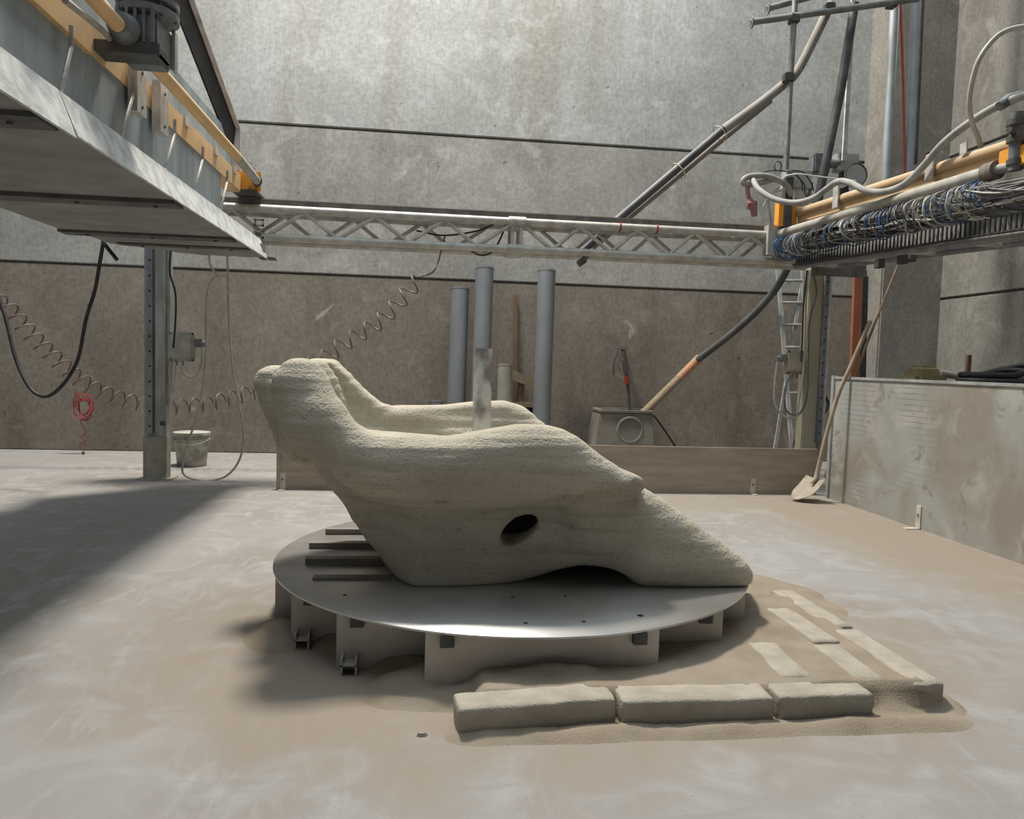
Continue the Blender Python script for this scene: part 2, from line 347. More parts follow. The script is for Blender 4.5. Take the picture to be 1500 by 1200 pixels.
# ================================================================== STONE SCULPTURE (implicit surface -> mesh)
ST = .0145
gx = np.arange(-1.06, 1.80, ST); gy = np.arange(3.06, 4.86, ST); gz = np.arange(.215, 1.42, ST)
X, Y, Z = gx[:, None, None], gy[None, :, None], gz[None, None, :]
def poly_sdf(px, Yd):
    P = np.array([Py(a, b, Yd)[[0, 2]] for a, b in px]); A = gx[:, None]; B = gz[None, :]
    d = np.full((len(gx), len(gz)), 1e9); sgn = np.ones_like(d); n = len(P); j = n-1
    for i in range(n):
        ex, ez = P[j]-P[i]; wx = A-P[i][0]; wz = B-P[i][1]
        t = np.clip((wx*ex+wz*ez)/(ex*ex+ez*ez), 0, 1); bx = wx-ex*t; bz = wz-ez*t
        d = np.minimum(d, bx*bx+bz*bz)
        c1 = (B >= P[i][1])+0*A; c2 = (B < P[j][1])+0*A; c3 = ex*wz > ez*wx
        flip = ((c1 > 0) & (c2 > 0) & c3) | (~(c1 > 0) & ~(c2 > 0) & ~c3)
        sgn = np.where(flip, -sgn, sgn); j = i
    return (sgn*np.sqrt(d))[:, None, :]
def slab(d2, y0, y1, r):
    yc = (y0+y1)/2; h = (y1-y0)/2; a = d2+r; b = np.abs(Y-yc)-h+r
    return np.minimum(np.maximum(a, b), 0)+np.sqrt(np.maximum(a, 0)**2+np.maximum(b, 0)**2)-r
def smin(a, b, k):
    h = np.clip(.5+.5*(b-a)/k, 0, 1); return b+(a-b)*h-k*h*(1-h)
def smax(a, b, k): return -smin(-a, -b, k)
def cap(a, b, ra, rb):
    a = V(a); b = V(b); d = b-a; L = d@d
    t = np.clip(((X-a[0])*d[0]+(Y-a[1])*d[1]+(Z-a[2])*d[2])/L, 0, 1)
    return np.sqrt((X-a[0]-d[0]*t)**2+(Y-a[1]-d[1]*t)**2+(Z-a[2]-d[2]*t)**2)-(ra+(rb-ra)*t)
def ell(c, r):
    k = np.sqrt(((X-c[0])/r[0])**2+((Y-c[1])/r[1])**2+((Z-c[2])/r[2])**2); return (k-1)*min(r)
arm = poly_sdf([(486, 650), (505, 634), (530, 630), (600, 635), (650, 637), (700, 627), (760, 621), (800, 623), (830, 629), (857, 649), (880, 666), (900, 680), (930, 696), (937, 708), (930, 716), (860, 731), (800, 737), (700, 745), (600, 745), (540, 735), (500, 700)], 3.48)
F = slab(arm, 3.235+.10*np.clip((-.05-X)/.4, 0, 1)+.10*np.clip((.80-Z)/.3, 0, 1), 3.72, .135)
belly = poly_sdf([(470, 680), (520, 690), (700, 690), (860, 690), (945, 740), (925, 800), (905, 852), (890, 840), (850, 829), (800, 839), (740, 853), (680, 862), (600, 864), (580, 846), (558, 815), (525, 778), (490, 733)], 3.58)
F = smin(F, slab(belly, 3.44+.40*np.clip((-.02-X)/.45, 0, 1)-.03*np.clip((Z-.35)/.4, 0, 1)+.05*np.exp(-((X-.62)/.3)**2), 4.45, .075), .07)
rear = poly_sdf([(520, 620), (557, 600), (600, 598), (650, 595), (690, 590), (745, 591), (772, 599), (800, 622), (840, 660), (900, 720), (860, 800), (600, 800), (540, 740)], 4.22)
F = smin(F, slab(rear, 4.03, 4.62, .16), .10)
back = poly_sdf([(405, 536), (440, 525), (476, 527), (502, 552), (530, 582), (558, 604), (545, 650), (540, 720), (500, 715), (462, 680), (445, 650), (424, 615), (404, 585), (398, 560)], 3.85)
F = smin(F, slab(back, 3.70, 4.42, .12), .06)
# front lobe of the head rest running down into the front arm, rear lobe behind it
l0 = Py(440, 566, 3.55); l1 = Py(462, 622, 3.48); l2 = Py(516, 668, 3.42)
F = smin(F, cap(l0, l1, .135, .135), .035); F = smin(F, cap(l1, l2, .135, .12), .05)
F = smin(F, cap(Py(402, 563, 4.15), Py(446, 640, 4.05), .105, .15), .05)
# buttress running from the head rest to the foot, behind the front corner
F = smin(F, cap(Py(515, 680, 3.75), Py(606, 828, 3.72), .13, .09), .10)
# tail
tailp = poly_sdf([(800, 690), (900, 690), (937, 713), (962, 727), (990, 745), (1020, 767), (1060, 794), (1088, 818), (1101, 838), (1099, 853), (1086, 863), (1000, 866), (935, 863), (905, 852), (885, 830), (820, 800)], 3.50)
tt = np.clip((X-.9)/.75, 0, 1)
F = smin(F, slab(tailp, 3.365+.025*tt, 4.30-.64*tt, .19-.08*tt), .03)
# hollow of the seat
basin = ell((.27, 3.86, 1.12), (.66, .40, .36))
F = smax(F, -smin(basin, cap(Py(512, 560, 3.96), Py(610, 640, 3.9), .135, .24), .12), .045)
# fold under the front arm, small crease on the belly
for pl, r in (([(938, 713), (900, 724), (860, 730), (812, 733)], .030), ([(610, 737), (650, 731), (700, 727)], .010)):
    pts = pxl(pl, 3.32)
    for a, b in zip(pts[:-1], pts[1:]): F = smax(F, -cap(a+V([0, -.0, 0]), b+V([0, -.0, 0]), r, r), .03)
# hole
hc = Py(760, 786, 3.40)
hx = X-hc[0]-.10*(Y-3.4); hzz = Z-hc[2]-.16*(Y-3.4); ca, sa_ = math.cos(.62), math.sin(.62)
hu = hx*ca+hzz*sa_; hv = -hx*sa_+hzz*ca+.25*np.abs(hu)**1.5
F = smax(F, -np.maximum((np.sqrt((hu/.098)**2+(hv/.052)**2)-1)*.052, Y-4.15), .018)
F = smax(F, -ell((hc[0]+.07, 3.86, hc[2]+.07), (.25, .30, .15)), .02)  # unseen cavity added behind the opening so the hole goes darker
# recess under the belly in front of the tail
rc = Py(868, 838, 3.45)
F = smax(F, -ell((rc[0], 3.5, .25), (.20, .5, .085)), .03)
F = np.maximum(F, .25-.004-Z)
def surface_nets(F):
    nx, ny, nz = F.shape; s = F < 0
    idx = np.zeros((nx-1, ny-1, nz-1), int); acc = np.zeros((nx-1, ny-1, nz-1, 3)); cnt = np.zeros((nx-1, ny-1, nz-1))
    cs = [(i, j, k) for i in (0, 1) for j in (0, 1) for k in (0, 1)]
    sl = lambda c: tuple(slice(c[a], F.shape[a]-1+c[a]) for a in range(3))
    for a in cs:
        for ax in range(3):
            if a[ax]: continue
            b = list(a); b[ax] = 1; b = tuple(b)
            fa, fb = F[sl(a)], F[sl(b)]; cr = (fa < 0) != (fb < 0)
            t = np.where(cr, fa/(fa-fb+1e-20), 0)
            for q in range(3): acc[..., q] += np.where(cr, a[q]+(t if q == ax else 0), 0)
            cnt += cr
    act = cnt > 0; ids = np.argwhere(act); idx[act] = np.arange(len(ids))
    vs = ids+acc[act]/cnt[act][:, None]; faces = []
    for ax in range(3):
        u, w = [(1, 2), (2, 0), (0, 1)][ax]
        a = [slice(None)]*3; b = [slice(None)]*3; a[ax] = slice(0, -1); b[ax] = slice(1, None)
        sa, sb = s[tuple(a)], s[tuple(b)]
        for sgn, m_ in ((1, sa & ~sb), (-1, ~sa & sb)):
            e = np.argwhere(m_); e = e[(e[:, u] > 0) & (e[:, w] > 0) & (e[:, u] < F.shape[u]-1) & (e[:, w] < F.shape[w]-1)]
            q = []
            for du, dw in ((-1, -1), (0, -1), (0, 0), (-1, 0)):
                c = e.copy(); c[:, u] += du; c[:, w] += dw; q.append(idx[c[:, 0], c[:, 1], c[:, 2]])
            q = np.stack(q, 1); faces.append(q if sgn > 0 else q[:, ::-1])
    return vs, np.concatenate(faces)
vs, fs = surface_nets(F)
vs = vs*ST+V([gx[0], gy[0], gz[0]])
# light relaxation, then uneven surface with printed strata
e = np.concatenate([fs[:, [0, 1]], fs[:, [1, 2]], fs[:, [2, 3]], fs[:, [3, 0]]]); e = np.concatenate([e, e[:, ::-1]])
deg = np.bincount(e[:, 0], minlength=len(vs))[:, None]
for _ in range(4):
    s_ = np.zeros_like(vs); np.add.at(s_, e[:, 0], vs[e[:, 1]]); vs = vs*.4+.6*s_/deg
nr = np.zeros_like(vs); fnn = np.cross(vs[fs[:, 2]]-vs[fs[:, 0]], vs[fs[:, 3]]-vs[fs[:, 1]])
for k in range(4): np.add.at(nr, fs[:, k], fnn)
nr /= np.linalg.norm(nr, axis=1)[:, None]+1e-12
dsp = np.array([.010*noise.noise((p[0]*3.2, p[1]*3.2, p[2]*5))+(.0035+.003*min(max((p[2]-.68)/.15, 0), 1))*noise.noise((p[0]*1.6+9, p[1]*1.6, p[2]*42))+.0015*noise.noise((p[0]*16, p[1]*16, p[2]*18)) for p in vs])
dsp *= np.clip((vs[:, 2]-.26)/.06, 0, 1)
vs = vs+nr*dsp[:, None]
sc = MB(); sc.v = [tuple(q) for q in vs]; sc.f = [tuple(map(int, q)) for q in fs]
tag(sc.build('stone_sculpture', 'printed_stone', smooth=180), 'large sand-coloured organic stone seat with hollow lying on a round metal platform', 'sculpture')

# ================================================================== ROUND PLATFORM
DC = V([.50, 4.05, 0]); DR = 1.252; DT = .25
pf = thing('round_platform', 'round metal plate on parallel upright ribs carrying the stone sculpture', 'platform', DC)
d = MB(); d.lathe(DC, [(DR-.003, DT-.012), (DR, DT-.010), (DR, DT-.002), (DR-.003, DT)], 128); d.build('disc', 'disc_metal', pf)
for i, yy in enumerate((2.895, 3.13, 3.42, 3.74, 4.05, 4.36, 4.68, 4.98, 5.20)):
    hw = math.sqrt(max(DR**2-(yy-DC[1])**2, .01))-.012
    b = MB(); b.span((DC[0]-hw, yy-.006, -.004), (DC[0]+hw, yy+.006, DT-.011)); rb = b.build('rib', 'rib_metal', pf, smooth=0)
    if i < 4:
        for sx in (-1, 1):
            x0 = DC[0]+sx*(hw-.085)
            q = MB(); q.span((x0-.028, yy-.035, DT-.062), (x0+.028, yy-.005, DT-.011)); q.build('tab', 'dark_metal', rb, smooth=0)
            if i in (1, 2) and sx < 0:
                q = MB(); q.span((x0-.06, yy-.075, .0), (x0-.052, yy-.005, .075)).span((x0-.002, yy-.075, .0), (x0+.006, yy-.005, .075)).span((x0-.06, yy-.075, .040), (x0+.006, yy-.005, .046)); q.build('clamp', 'rib_metal', rb, smooth=0)
for yy, xa, xb in ((3.57, -.50, -.10), (3.84, -.575, -.12), (4.17, -.605, -.08), (4.51, -.56, -.08)):
    MB().span((xa, yy-.006, DT-.003), (xb, yy+.05, DT+(.012 if yy < 3.6 else .032))).build('bar', 'rib_bar', pf, smooth=0)
for q in ((751, 875), (828, 873), (770, 913), (855, 911), (938, 902), (505, 872), (450, 816)):
    p = Fz(*q, DT); r = .009 if q[0] != 938 else .014
    MB().lathe(p, [(r, -.002), (r, .0012), (r*.5, .0014)], 12).build('bolt', 'hole_dark', pf)

# pipe standing in the hollow
pb = Py(707, 560, 3.85)
tag(MB().pipe((pb[0]+.003, 3.85, .76), (pb[0]-.003, 3.85, 1.37), .047, .042, 28).build('steel_pipe', 'steel_tube'), 'short shiny steel pipe standing upright in the hollow of the stone sculpture', 'pipe')

# ================================================================== KERB BLOCKS AND SAND
def kerb(x0, x1, y0, y1, z1, label, tilt=(0, 0, 0), grp=None):
    from mathutils import Euler
    R = np.array(Euler(tilt).to_matrix()); c = V([(x0+x1)/2, (y0+y1)/2, (z1-.012)/2])
    h = V([x1-x0, y1-y0, z1+.012])/2; rr = .016; cnt = (16, 6, 5); b = MB()
    for ax_ in range(3):
        u, w = (ax_+1) % 3, (ax_+2) % 3; nu, nw = cnt[u], cnt[w]
        for sg in (-1, 1):
            vv = []
            for i in range(nu+1):
                for j in range(nw+1):
                    q = np.zeros(3); q[ax_] = sg*h[ax_]; q[u] = h[u]*math.sin((i/nu-.5)*math.pi); q[w] = h[w]*math.sin((j/nw-.5)*math.pi)
                    inn = np.clip(q, -(h-rr), h-rr); dl = q-inn; q = inn+dl/np.linalg.norm(dl)*rr
                    q = c+R@q; q = q+V([noise.noise(Vector(q*5)), noise.noise(Vector(q*5+5)), .6*noise.noise(Vector(q*6+11))])*.006+V([1, 1, 1])*noise.noise(Vector(q*22))*.003
                    vv.append(q)
            b.add(vv, [(i*(nw+1)+j, (i+1)*(nw+1)+j, (i+1)*(nw+1)+j+1, i*(nw+1)+j+1) for i in range(nu) for j in range(nw)])
    o = b.build('kerb_block', 'kerb', smooth=60)
    tag(o, label, 'block', grp); return o
kerb(.135, .715, 2.555, 2.70, .10, 'sandy kerb block with rounded free end, in front of the longest visible rib', (0, .0, .10), 'kerb blocks round the sand bed')
kerb(.735, 1.315, 2.56, 2.70, .098, 'middle kerb block of the front row, beside a crumbly joint with sand', (0, 0, .0), 'kerb blocks round the sand bed')
kerb(1.335, 1.715, 2.57, 2.70, .098, 'short kerb block of the front row next to the sandy gap', (0, 0, .02), 'kerb blocks round the sand bed')
kerb(1.93, 2.06, 2.655, 3.265, .10, 'kerb block of the outermost side row with exposed square end on floor', (0, 0, .0), 'kerb blocks round the sand bed')
kerb(1.925, 2.055, 3.29, 3.87, .10, 'rear kerb block of the outermost side row, half buried in sand', (0, 0, .02), 'kerb blocks round the sand bed')
kerb(1.72, 1.845, 2.70, 3.06, .102, 'kerb block of the middle side row beside the sandy gap', (0, 0, -.03), 'kerb blocks round the sand bed')
kerb(1.745, 1.875, 3.09, 3.55, .106, 'rear kerb block of the middle side row with pale brushed top', (0, 0, .03), 'kerb blocks round the sand bed')
kerb(1.43, 1.565, 2.735, 3.10, .104, 'kerb block of the inner side row close to the round platform', (0, 0, -.06), 'kerb blocks round the sand bed')
# sand bed as an uneven sheet
nx, ny = 170, 150; sx = np.linspace(-1.05, 2.55, nx); sy = np.linspace(2.30, 5.6, ny); sv = []; ok = np.zeros((nx, ny), bool); hz = np.zeros((nx, ny))
def ss(a, b, t): t = min(max((t-a)/(b-a), 0), 1); return t*t*(3-2*t)
for i, x in enumerate(sx):
    for j, y in enumerate(sy):
        nz = noise.noise((x*4, y*4, 1))*.5+noise.noise((x*11, y*11, 4))*.25+noise.noise((x*30, y*30, 4))*.10
        r = math.hypot(x-DC[0], y-DC[1])
        h = -.03
        inner = ss(.12, .26, x)*ss(2.10, 1.98, x)*ss(2.60, 2.68, y)*ss(4.15, 3.75, y+.25*(x-1.9))
        h = max(h, -.03+.127*inner*(1+.16*nz))
        h = max(h, -.035+.155*math.exp(-((x-1.33)/.22)**2-((y-3.45)/.35)**2)*(1+.3*nz))       # heap right of the ribs
        h = max(h, -.02+.13*math.exp(-((x-.55)/.55)**2-((y-2.83)/.11)**2)*(1+.5*nz))             # heap in front of first rib
        h = max(h, -.03+.115*math.exp(-((x-.02)/.2)**2-((y-2.96)/.12)**2)*(1+.5*nz))
        h = max(h, -.03+.085*ss(1.28, 1.05, r)*(1+.8*nz))
        h = max(h, -.02+.075*math.exp(-((x+.62)/.16)**2-((y-3.55)/.22)**2)*(1+.5*nz))
        fr = math.exp(-((y-2.53)/.07)**2)*ss(.0, .25, x)*ss(2.2, 1.9, x)
        h = max(h, -.012+.034*fr*(1+.7*nz))
        h = max(h, -.012+.06*math.exp(-((x-1.83)/.10)**2-((y-2.66)/.1)**2)*(1+.6*nz))
        h = max(h, -.02+.05*math.exp(-((x-2.08)/.07)**2)*ss(2.5, 2.7, y)*ss(4.1, 3.7, y)*(1+.5*nz))
        h = max(h, -.015+.04*ss(.62, .2, math.hypot(x-1.9, (y-4.0)*.8))*(1+.6*nz))
        hz[i, j] = h
sb = MB(); vid = -np.ones((nx, ny), int); keep = hz > -.006
from_f = []
for i in range(nx):
    for j in range(ny): vid[i, j] = i*ny+j; sb.v.append((sx[i], sy[j], max(hz[i, j], -.008)))
for i in range(nx-1):
    for j in range(ny-1):
        if keep[i:i+2, j:j+2].any(): sb.f.append((vid[i, j], vid[i+1, j], vid[i+1, j+1], vid[i, j+1]))
so = sb.build('sand_bed', 'sand', smooth=180); so['kind'] = 'stuff'; tag(so, 'brown sand heaped between the kerb blocks and under the platform', 'sand')
def chip(p, r, label, mm='kerb'):
    b = MB(); vv = []; ff = []; n = 7
    for k in range(n):
        a = 2*math.pi*k/n; q = r*(.7+.5*random.random()); vv.append((p[0]+q*math.cos(a)*1.4, p[1]+q*math.sin(a)*.8, -.004))
    for k in range(n):
        a = 2*math.pi*k/n; q = r*(.4+.35*random.random()); vv.append((p[0]+q*math.cos(a)*1.3, p[1]+q*math.sin(a)*.7, r*(.45+.3*random.random())))
    ff = [tuple(range(n-1, -1, -1)), tuple(range(n, 2*n))]+[(k, (k+1) % n, (k+1) % n+n, k+n) for k in range(n)]
    o = b.add(vv, ff).build('stone_chip', mm, smooth=25)
    return tag(o, label, 'stone')
chip(Fz(980, 1068), .026, 'pale flat stone chip lying in front of the kerb blocks')
chip(Fz(1060, 1072), .012, 'tiny stone crumb on the sand trail before the kerb')
chip(Fz(618, 1078), .017, 'pale crumb on floor beside the rounded end of the kerb')

# ================================================================== LOW BOARD, SHEET, BRACKETS
lb = thing('low_board', 'long low brown board standing on edge behind the stone sculpture', 'board', (1.4, 7.5, 0))
MB().span((-1.40, 7.49, -.004), (4.17, 7.515, .485)).build('plank', 'board', lb, bevel=.003)
MB().span((-1.405, 7.475, -.004), (-1.37, 7.53, .485)).build('end_strip', 'board', lb, bevel=.003)
for q in ((1093, 720), (415, 716)):
    p = Fz(*q); b = MB()
    b.span((p[0]-.028, 7.483, 0), (p[0]+.028, 7.492, .165)).span((p[0]-.028, 7.40, -.002), (p[0]+.028, 7.492, .007)); br = b.build('bracket', 'bracket', lb, smooth=0)
    MB().tube([(p[0], 7.485, .10), (p[0], 7.478, .10)], .011, 10).build('screw', 'rust_dark', br)
SXX = 4.19
sh = thing('metal_sheet', 'large dusty galvanised sheet standing on edge along the casting floor', 'panel', (SXX, 5.6, 0))
MB().span((SXX, 2.2, -.004), (SXX+.012, 7.30, 1.25)).build('sheet', 'sheet_metal', sh, smooth=0)
MB().span((SXX-.02, 7.26, -.004), (SXX+.035, 7.31, 1.27)).build('edge_angle', 'galv', sh, bevel=.003)
MB().span((SXX-.012, 2.2, 1.235), (SXX+.03, 7.30, 1.262)).build('top_angle', 'galv', sh, bevel=.003)
p = Fz(1360, 775)
b = MB(); b.span((SXX-.010, p[1]-.028, 0), (SXX+.004, p[1]+.028, .20)).span((SXX-.13, p[1]-.028, -.002), (SXX, p[1]+.028, .008)); br = b.build('bracket', 'bracket', sh, smooth=0)
MB().tube([(SXX-.006, p[1], .12), (SXX-.016, p[1], .12)], .011, 10).build('screw', 'rust_dark', br)

# shovel and pole
g = Fz(1186, 722); hb = Py(1196, 702, 7.10); ht = Py(1275, 470, 6.93)
so = thing('shovel', 'round-bladed shovel with long wooden handle leaning by the metal sheet', 'shovel', (g[0], g[1], 0))
tipp = Fz(1163, 733, .012); sock = Py(1196, 700, 7.12)
ax = V(sock)-V(tipp); L = np.linalg.norm(ax); ax /= L; side = np.cross(ax, V([0, 0, 1])); side /= np.linalg.norm(side); up = np.cross(side, ax)
bm_ = MB(); vv = []; ff = []; NU, NV = 13, 11
for i in range(NU):
    t = i/(NU-1)
    w = .145*min(1, math.sqrt(max(0.0001, t*2.6))) if t < .4 else .145
    if t > .92: w *= .93
    for j in range(NV):
        s = -1+2*j/(NV-1)
        vv.append(V(tipp)+ax*L*t+side*w*s+up*(.035*s*s-.02-.02*math.sin(math.pi*t)))
o2 = len(vv); vv += [q-up*.005 for q in vv]
for i in range(NU-1):
    for j in range(NV-1):
        k = i*NV+j; ff.append((k, k+1, k+NV+1, k+NV)); ff.append((o2+k+NV, o2+k+NV+1, o2+k+1, o2+k))
for i in range(NU-1):
    for k in (i*NV, i*NV+NV-1): ff.append((k, k+NV, o2+k+NV, o2+k))
for j in range(NV-1):
    for k in (j, (NU-1)*NV+j): ff.append((k, k+1, o2+k+1, o2+k))
bm_.add(vv, ff); bm_.build('blade', 'shovel_blade', so, smooth=60)
s1 = Py(1202, 672, 7.08)
MB().tube([V(sock)-ax*.08, sock, (V(sock)+V(s1))/2, s1], [.014, .026, .024, .022], 12).build('socket', 'shovel_blade', so)
MB().tube(spline([s1, Py(1214, 624, 7.05), Py(1229, 575, 7.02), Py(1247, 535, 6.98), ht], 6), .021, 12).build('handle', 'shovel_handle', so)
tag(MB().tube([Py(1208, 700, 7.36), Py(1268, 508, 7.45), Py(1315, 389, 7.62)], [.014, .014, .012], 8).build('wooden_pole', 'timber'), 'thin reddish wooden pole leaning behind the shovel up to the machine beam', 'pole')

# ================================================================== LEFT MACHINE CARRIAGE
lc = thing('spreader_carriage', 'overhead machine carriage with pale steel edge, orange beam and drive shaft', 'machine', (-1.9, 5.0, 2.27))
XE = -1.575
b = MB()                                                        # L-shaped edge angle

for ya, yb, dz in ((1.2, 3.66, -.012), (3.668, 7.92, 0)):
    b.prism([(XE, ya, 2.265+dz), (XE-.078, ya, 2.462), (XE-.088, ya, 2.456), (XE-.012, ya, 2.262+dz)], (0, yb-ya, 0))
b.build('edge_angle', 'galv_white', lc, smooth=0)
MB().span((XE-.25, 1.2, 2.450), (XE-.078, 7.85, 2.462)).build('edge_flange', 'galv', lc, smooth=0)
MB().span((XE-.09, 7.80, 2.272), (XE+.06, 7.98, 2.284)).build('end_lip', 'under_bar', lc, smooth=0)
for ya, yb, xa, zz in ((1.2, 3.55, -3.4, 2.285), (3.60, 5.22, -2.95, 2.29), (5.30, 6.62, -2.98, 2.283)):
    MB().span((xa, ya, zz), (XE-.035, yb, zz+.008)).build('bottom_plate', 'under_plate', lc, smooth=0)
b = MB(); xs = np.linspace(-2.86, XE-.02, 26)                   # rear plate with a torn, wavy far edge
poly = [(-2.86, 6.70, 2.276), (XE-.02, 6.70, 2.276)]+[(float(x), 7.82-.52*max(0, (-2.25-x)/.6)+.025*math.sin(x*31)+.018*math.sin(x*57), 2.276) for x in xs[::-1]]
b.prism(poly, (0, 0, .010)); b.build('bottom_plate', 'under_plate', lc, smooth=0)
MB().span((-2.30, 7.70, 2.284), (XE-.02, 7.80, 2.40)).build('end_beam', 'under_plate', lc, smooth=0)
for y0, y1, xa in ((3.40, 3.60, -3.0), (5.16, 5.34, -2.95), (6.60, 6.78, -3.0), (7.15, 7.27, -2.75)):
    cb = MB().span((xa, y0, 2.262), (XE-.05, y1, 2.30)).build('cross_bar', 'under_bar', lc, bevel=.003)
    for k in range(3):
        xx = xa+.2+k*(XE-xa-.4)/2
        MB().tube([(xx, (y0+y1)/2, 2.266), (xx, (y0+y1)/2, 2.250)], .014, 6).build('bolt', 'dark_metal', cb)
MB().span((-1.83, 1.2, 2.40), (-1.822, 7.02, 2.93)).build('side_sheet', 'side_sheet', lc, smooth=0)
MB().span((-2.9, 1.2, 2.29), (-2.89, 6.55, 2.55)).build('side_sheet', 'side_sheet', lc, smooth=0)
# orange box beam, two lengths
MB().span((-1.96, 1.2, 2.875), (-1.80, 4.36, 3.06)).build('box_beam', 'orange', lc, bevel=.008)
MB().span((-1.96, 4.34, 2.885), (-1.815, 7.72, 3.055)).build('box_beam', 'orange', lc, bevel=.008)
MB().span((-2.02, 1.2, 3.055), (-1.88, 7.6, 3.40)).build('rear_web', 'side_sheet', lc, smooth=0)
MB().span((-1.90, 7.72, 2.905), (-1.63, 7.745, 3.09)).build('end_bracket', 'orange_bright', lc, smooth=0)
MB().span((-1.90, 7.60, 2.905), (-1.86, 7.74, 3.08)).build('end_bracket_side', 'orange_bright', lc, smooth=0)
MB().span((-1.90, 7.70, 2.89), (-1.66, 8.10, 2.915)).build('rail_shoe', 'dark_metal', lc, smooth=0)
for xx, zz in ((-1.67, 3.06), (-1.67, 2.94), (-1.73, 2.935)):
    MB().tube([(xx, 7.715, zz), (xx, 7.70, zz)], .012, 6).build('bolt', 'rust_dark', lc)
MB().tube([(-1.655, 1.2, 3.04), (-1.655, 6.9, 3.02)], .040, 20).build('drive_shaft', 'orange', lc)
MB().tube([(-1.655, 6.9, 3.02), (-1.66, 7.72, 3.0)], .041, 20).build('shaft_sleeve', 'manifold', lc)
MB().tube([(-1.655, 7.68, 3.0), (-1.66, 7.715, 3.0)], .048, 16).build('shaft_end', 'dark_metal', lc)
# gearbox and motor
GY = 4.56; GZ = 3.05
gbx = MB().span((-1.735, GY-.12, GZ-.117), (-1.50, GY+.17, GZ+.11)).build('gearbox', 'gear_grey', lc, bevel=.02)
MB().tube([(-1.655, GY-.14, 3.045), (-1.655, GY-.24, 3.045)], [.085, .06], 20).build('hub', 'gear_grey', gbx)
for k in range(5): MB().span((-1.70+k*.045, GY-.139, GZ-.06), (-1.685+k*.045, GY-.125, GZ+.13)).build('rib', 'gear_grey', gbx, smooth=0)
fx, fy = -1.59, GY+.02
MB().lathe((fx, fy, 0), [(.10, GZ+0.095), (.165, GZ+0.120), (.165, GZ+0.155), (.13, GZ+0.165), (.13, GZ+0.180), (.165, GZ+0.185), (.165, GZ+0.215), (.12, GZ+0.230), (.115, GZ+0.550)], 30).build('motor', 'gear_grey', gbx)
for k in range(8):
    a = k*math.pi/4; MB().tube([(fx+.145*math.cos(a), fy+.145*math.sin(a), GZ+0.110), (fx+.145*math.cos(a), fy+.145*math.sin(a), GZ+0.230)], .012, 6).build('bolt', 'dark_metal', gbx)
mp = MB(); mp.span((-2.03, GY-.13, GZ-.125), (-1.475, GY+.02, GZ-.115)).span((-2.03, GY-.14, GZ-.125), (-1.475, GY-.13, GZ-.065)).span((-1.487, GY-.13, GZ-.125), (-1.475, GY+.02, GZ-.08)); mp.build('motor_shelf', 'dark_metal', lc, smooth=0)
MB().span((-1.497, GY+.13, GZ-.11), (-1.478, GY+.18, GZ+.11)).build('motor_plate', 'galv', lc, smooth=0)
# aluminium clamp plates on the beam, thin tie rods
for q0, q1 in (((207, 97), (207, 168)), ((240, 128), (240, 196))):
    a = Px(*q0, -1.75); c = Px(*q1, -1.75); yy = (a[1]+c[1])/2
    pl = MB().span((-1.80, yy-.075, c[2]), (-1.745, yy+.075, a[2]+.02)).build('clamp_plate', 'alu_plate', lc, smooth=0)
    for zf in (.15, .85):
        MB().tube([(-1.748, yy, c[2]+(a[2]-c[2])*zf), (-1.738, yy, c[2]+(a[2]-c[2])*zf)], .010, 6).build('bolt', 'dark_metal', pl)
for (x0, y0), (x1, y1) in (((104, 38), (87, 122)), ((195, 112), (176, 192)), ((256, 175), (241, 247)), ((297, 215), (284, 283)), ((333, 250), (322, 310))):
    a = Px(x0, y0, -1.77); c = Px(x1, y1, -1.69); c[2] = 2.458
    MB().tube([a, V([-1.77, a[1], a[2]-.10]), c], .011, 8).build('tie_rod', 'rod_steel', lc)
for (x0, y0) in ((275, 190), (318, 232), (345, 258)):
    a = Px(x0, y0, -1.80); MB().span((-1.822, a[1]-.05, 3.0), (-1.80, a[1]+.05, 3.065)).build('guide_clip', 'alu_plate', lc, smooth=0)
# dark slanting strut with grey flange
a = V([-1.93, 5.3, 4.35]); c = V(Px(342, 206, -1.88))
MB().beam(a, c, .016, .30, (0, .4, 1)).build('strut_web', 'strut_black', lc, smooth=0)
dd = (c-a)/np.linalg.norm(c-a); pu = np.cross(V([1, 0, 0]), dd); pu = pu if pu[2] > 0 else -pu; pu /= np.linalg.norm(pu)
MB().beam(a+pu*.15, c+pu*.15, .10, .012, pu).build('strut_flange', 'strut_grey', lc, smooth=0)
MB().beam(c+pu*.15, V([-1.87, c[1]+.06, 3.05]), .10, .014, (0, 1, 0)).build('strut_foot', 'strut_grey', lc, smooth=0)
# cable tray beside the shaft near the motor
MB().tube(spline(pxl([(95, 0), (120, 20), (150, 45), (165, 62)], [3.6, 3.9, 4.25, 4.5]), 5), .016, 8).build('guide_tube', 'manifold', lc)

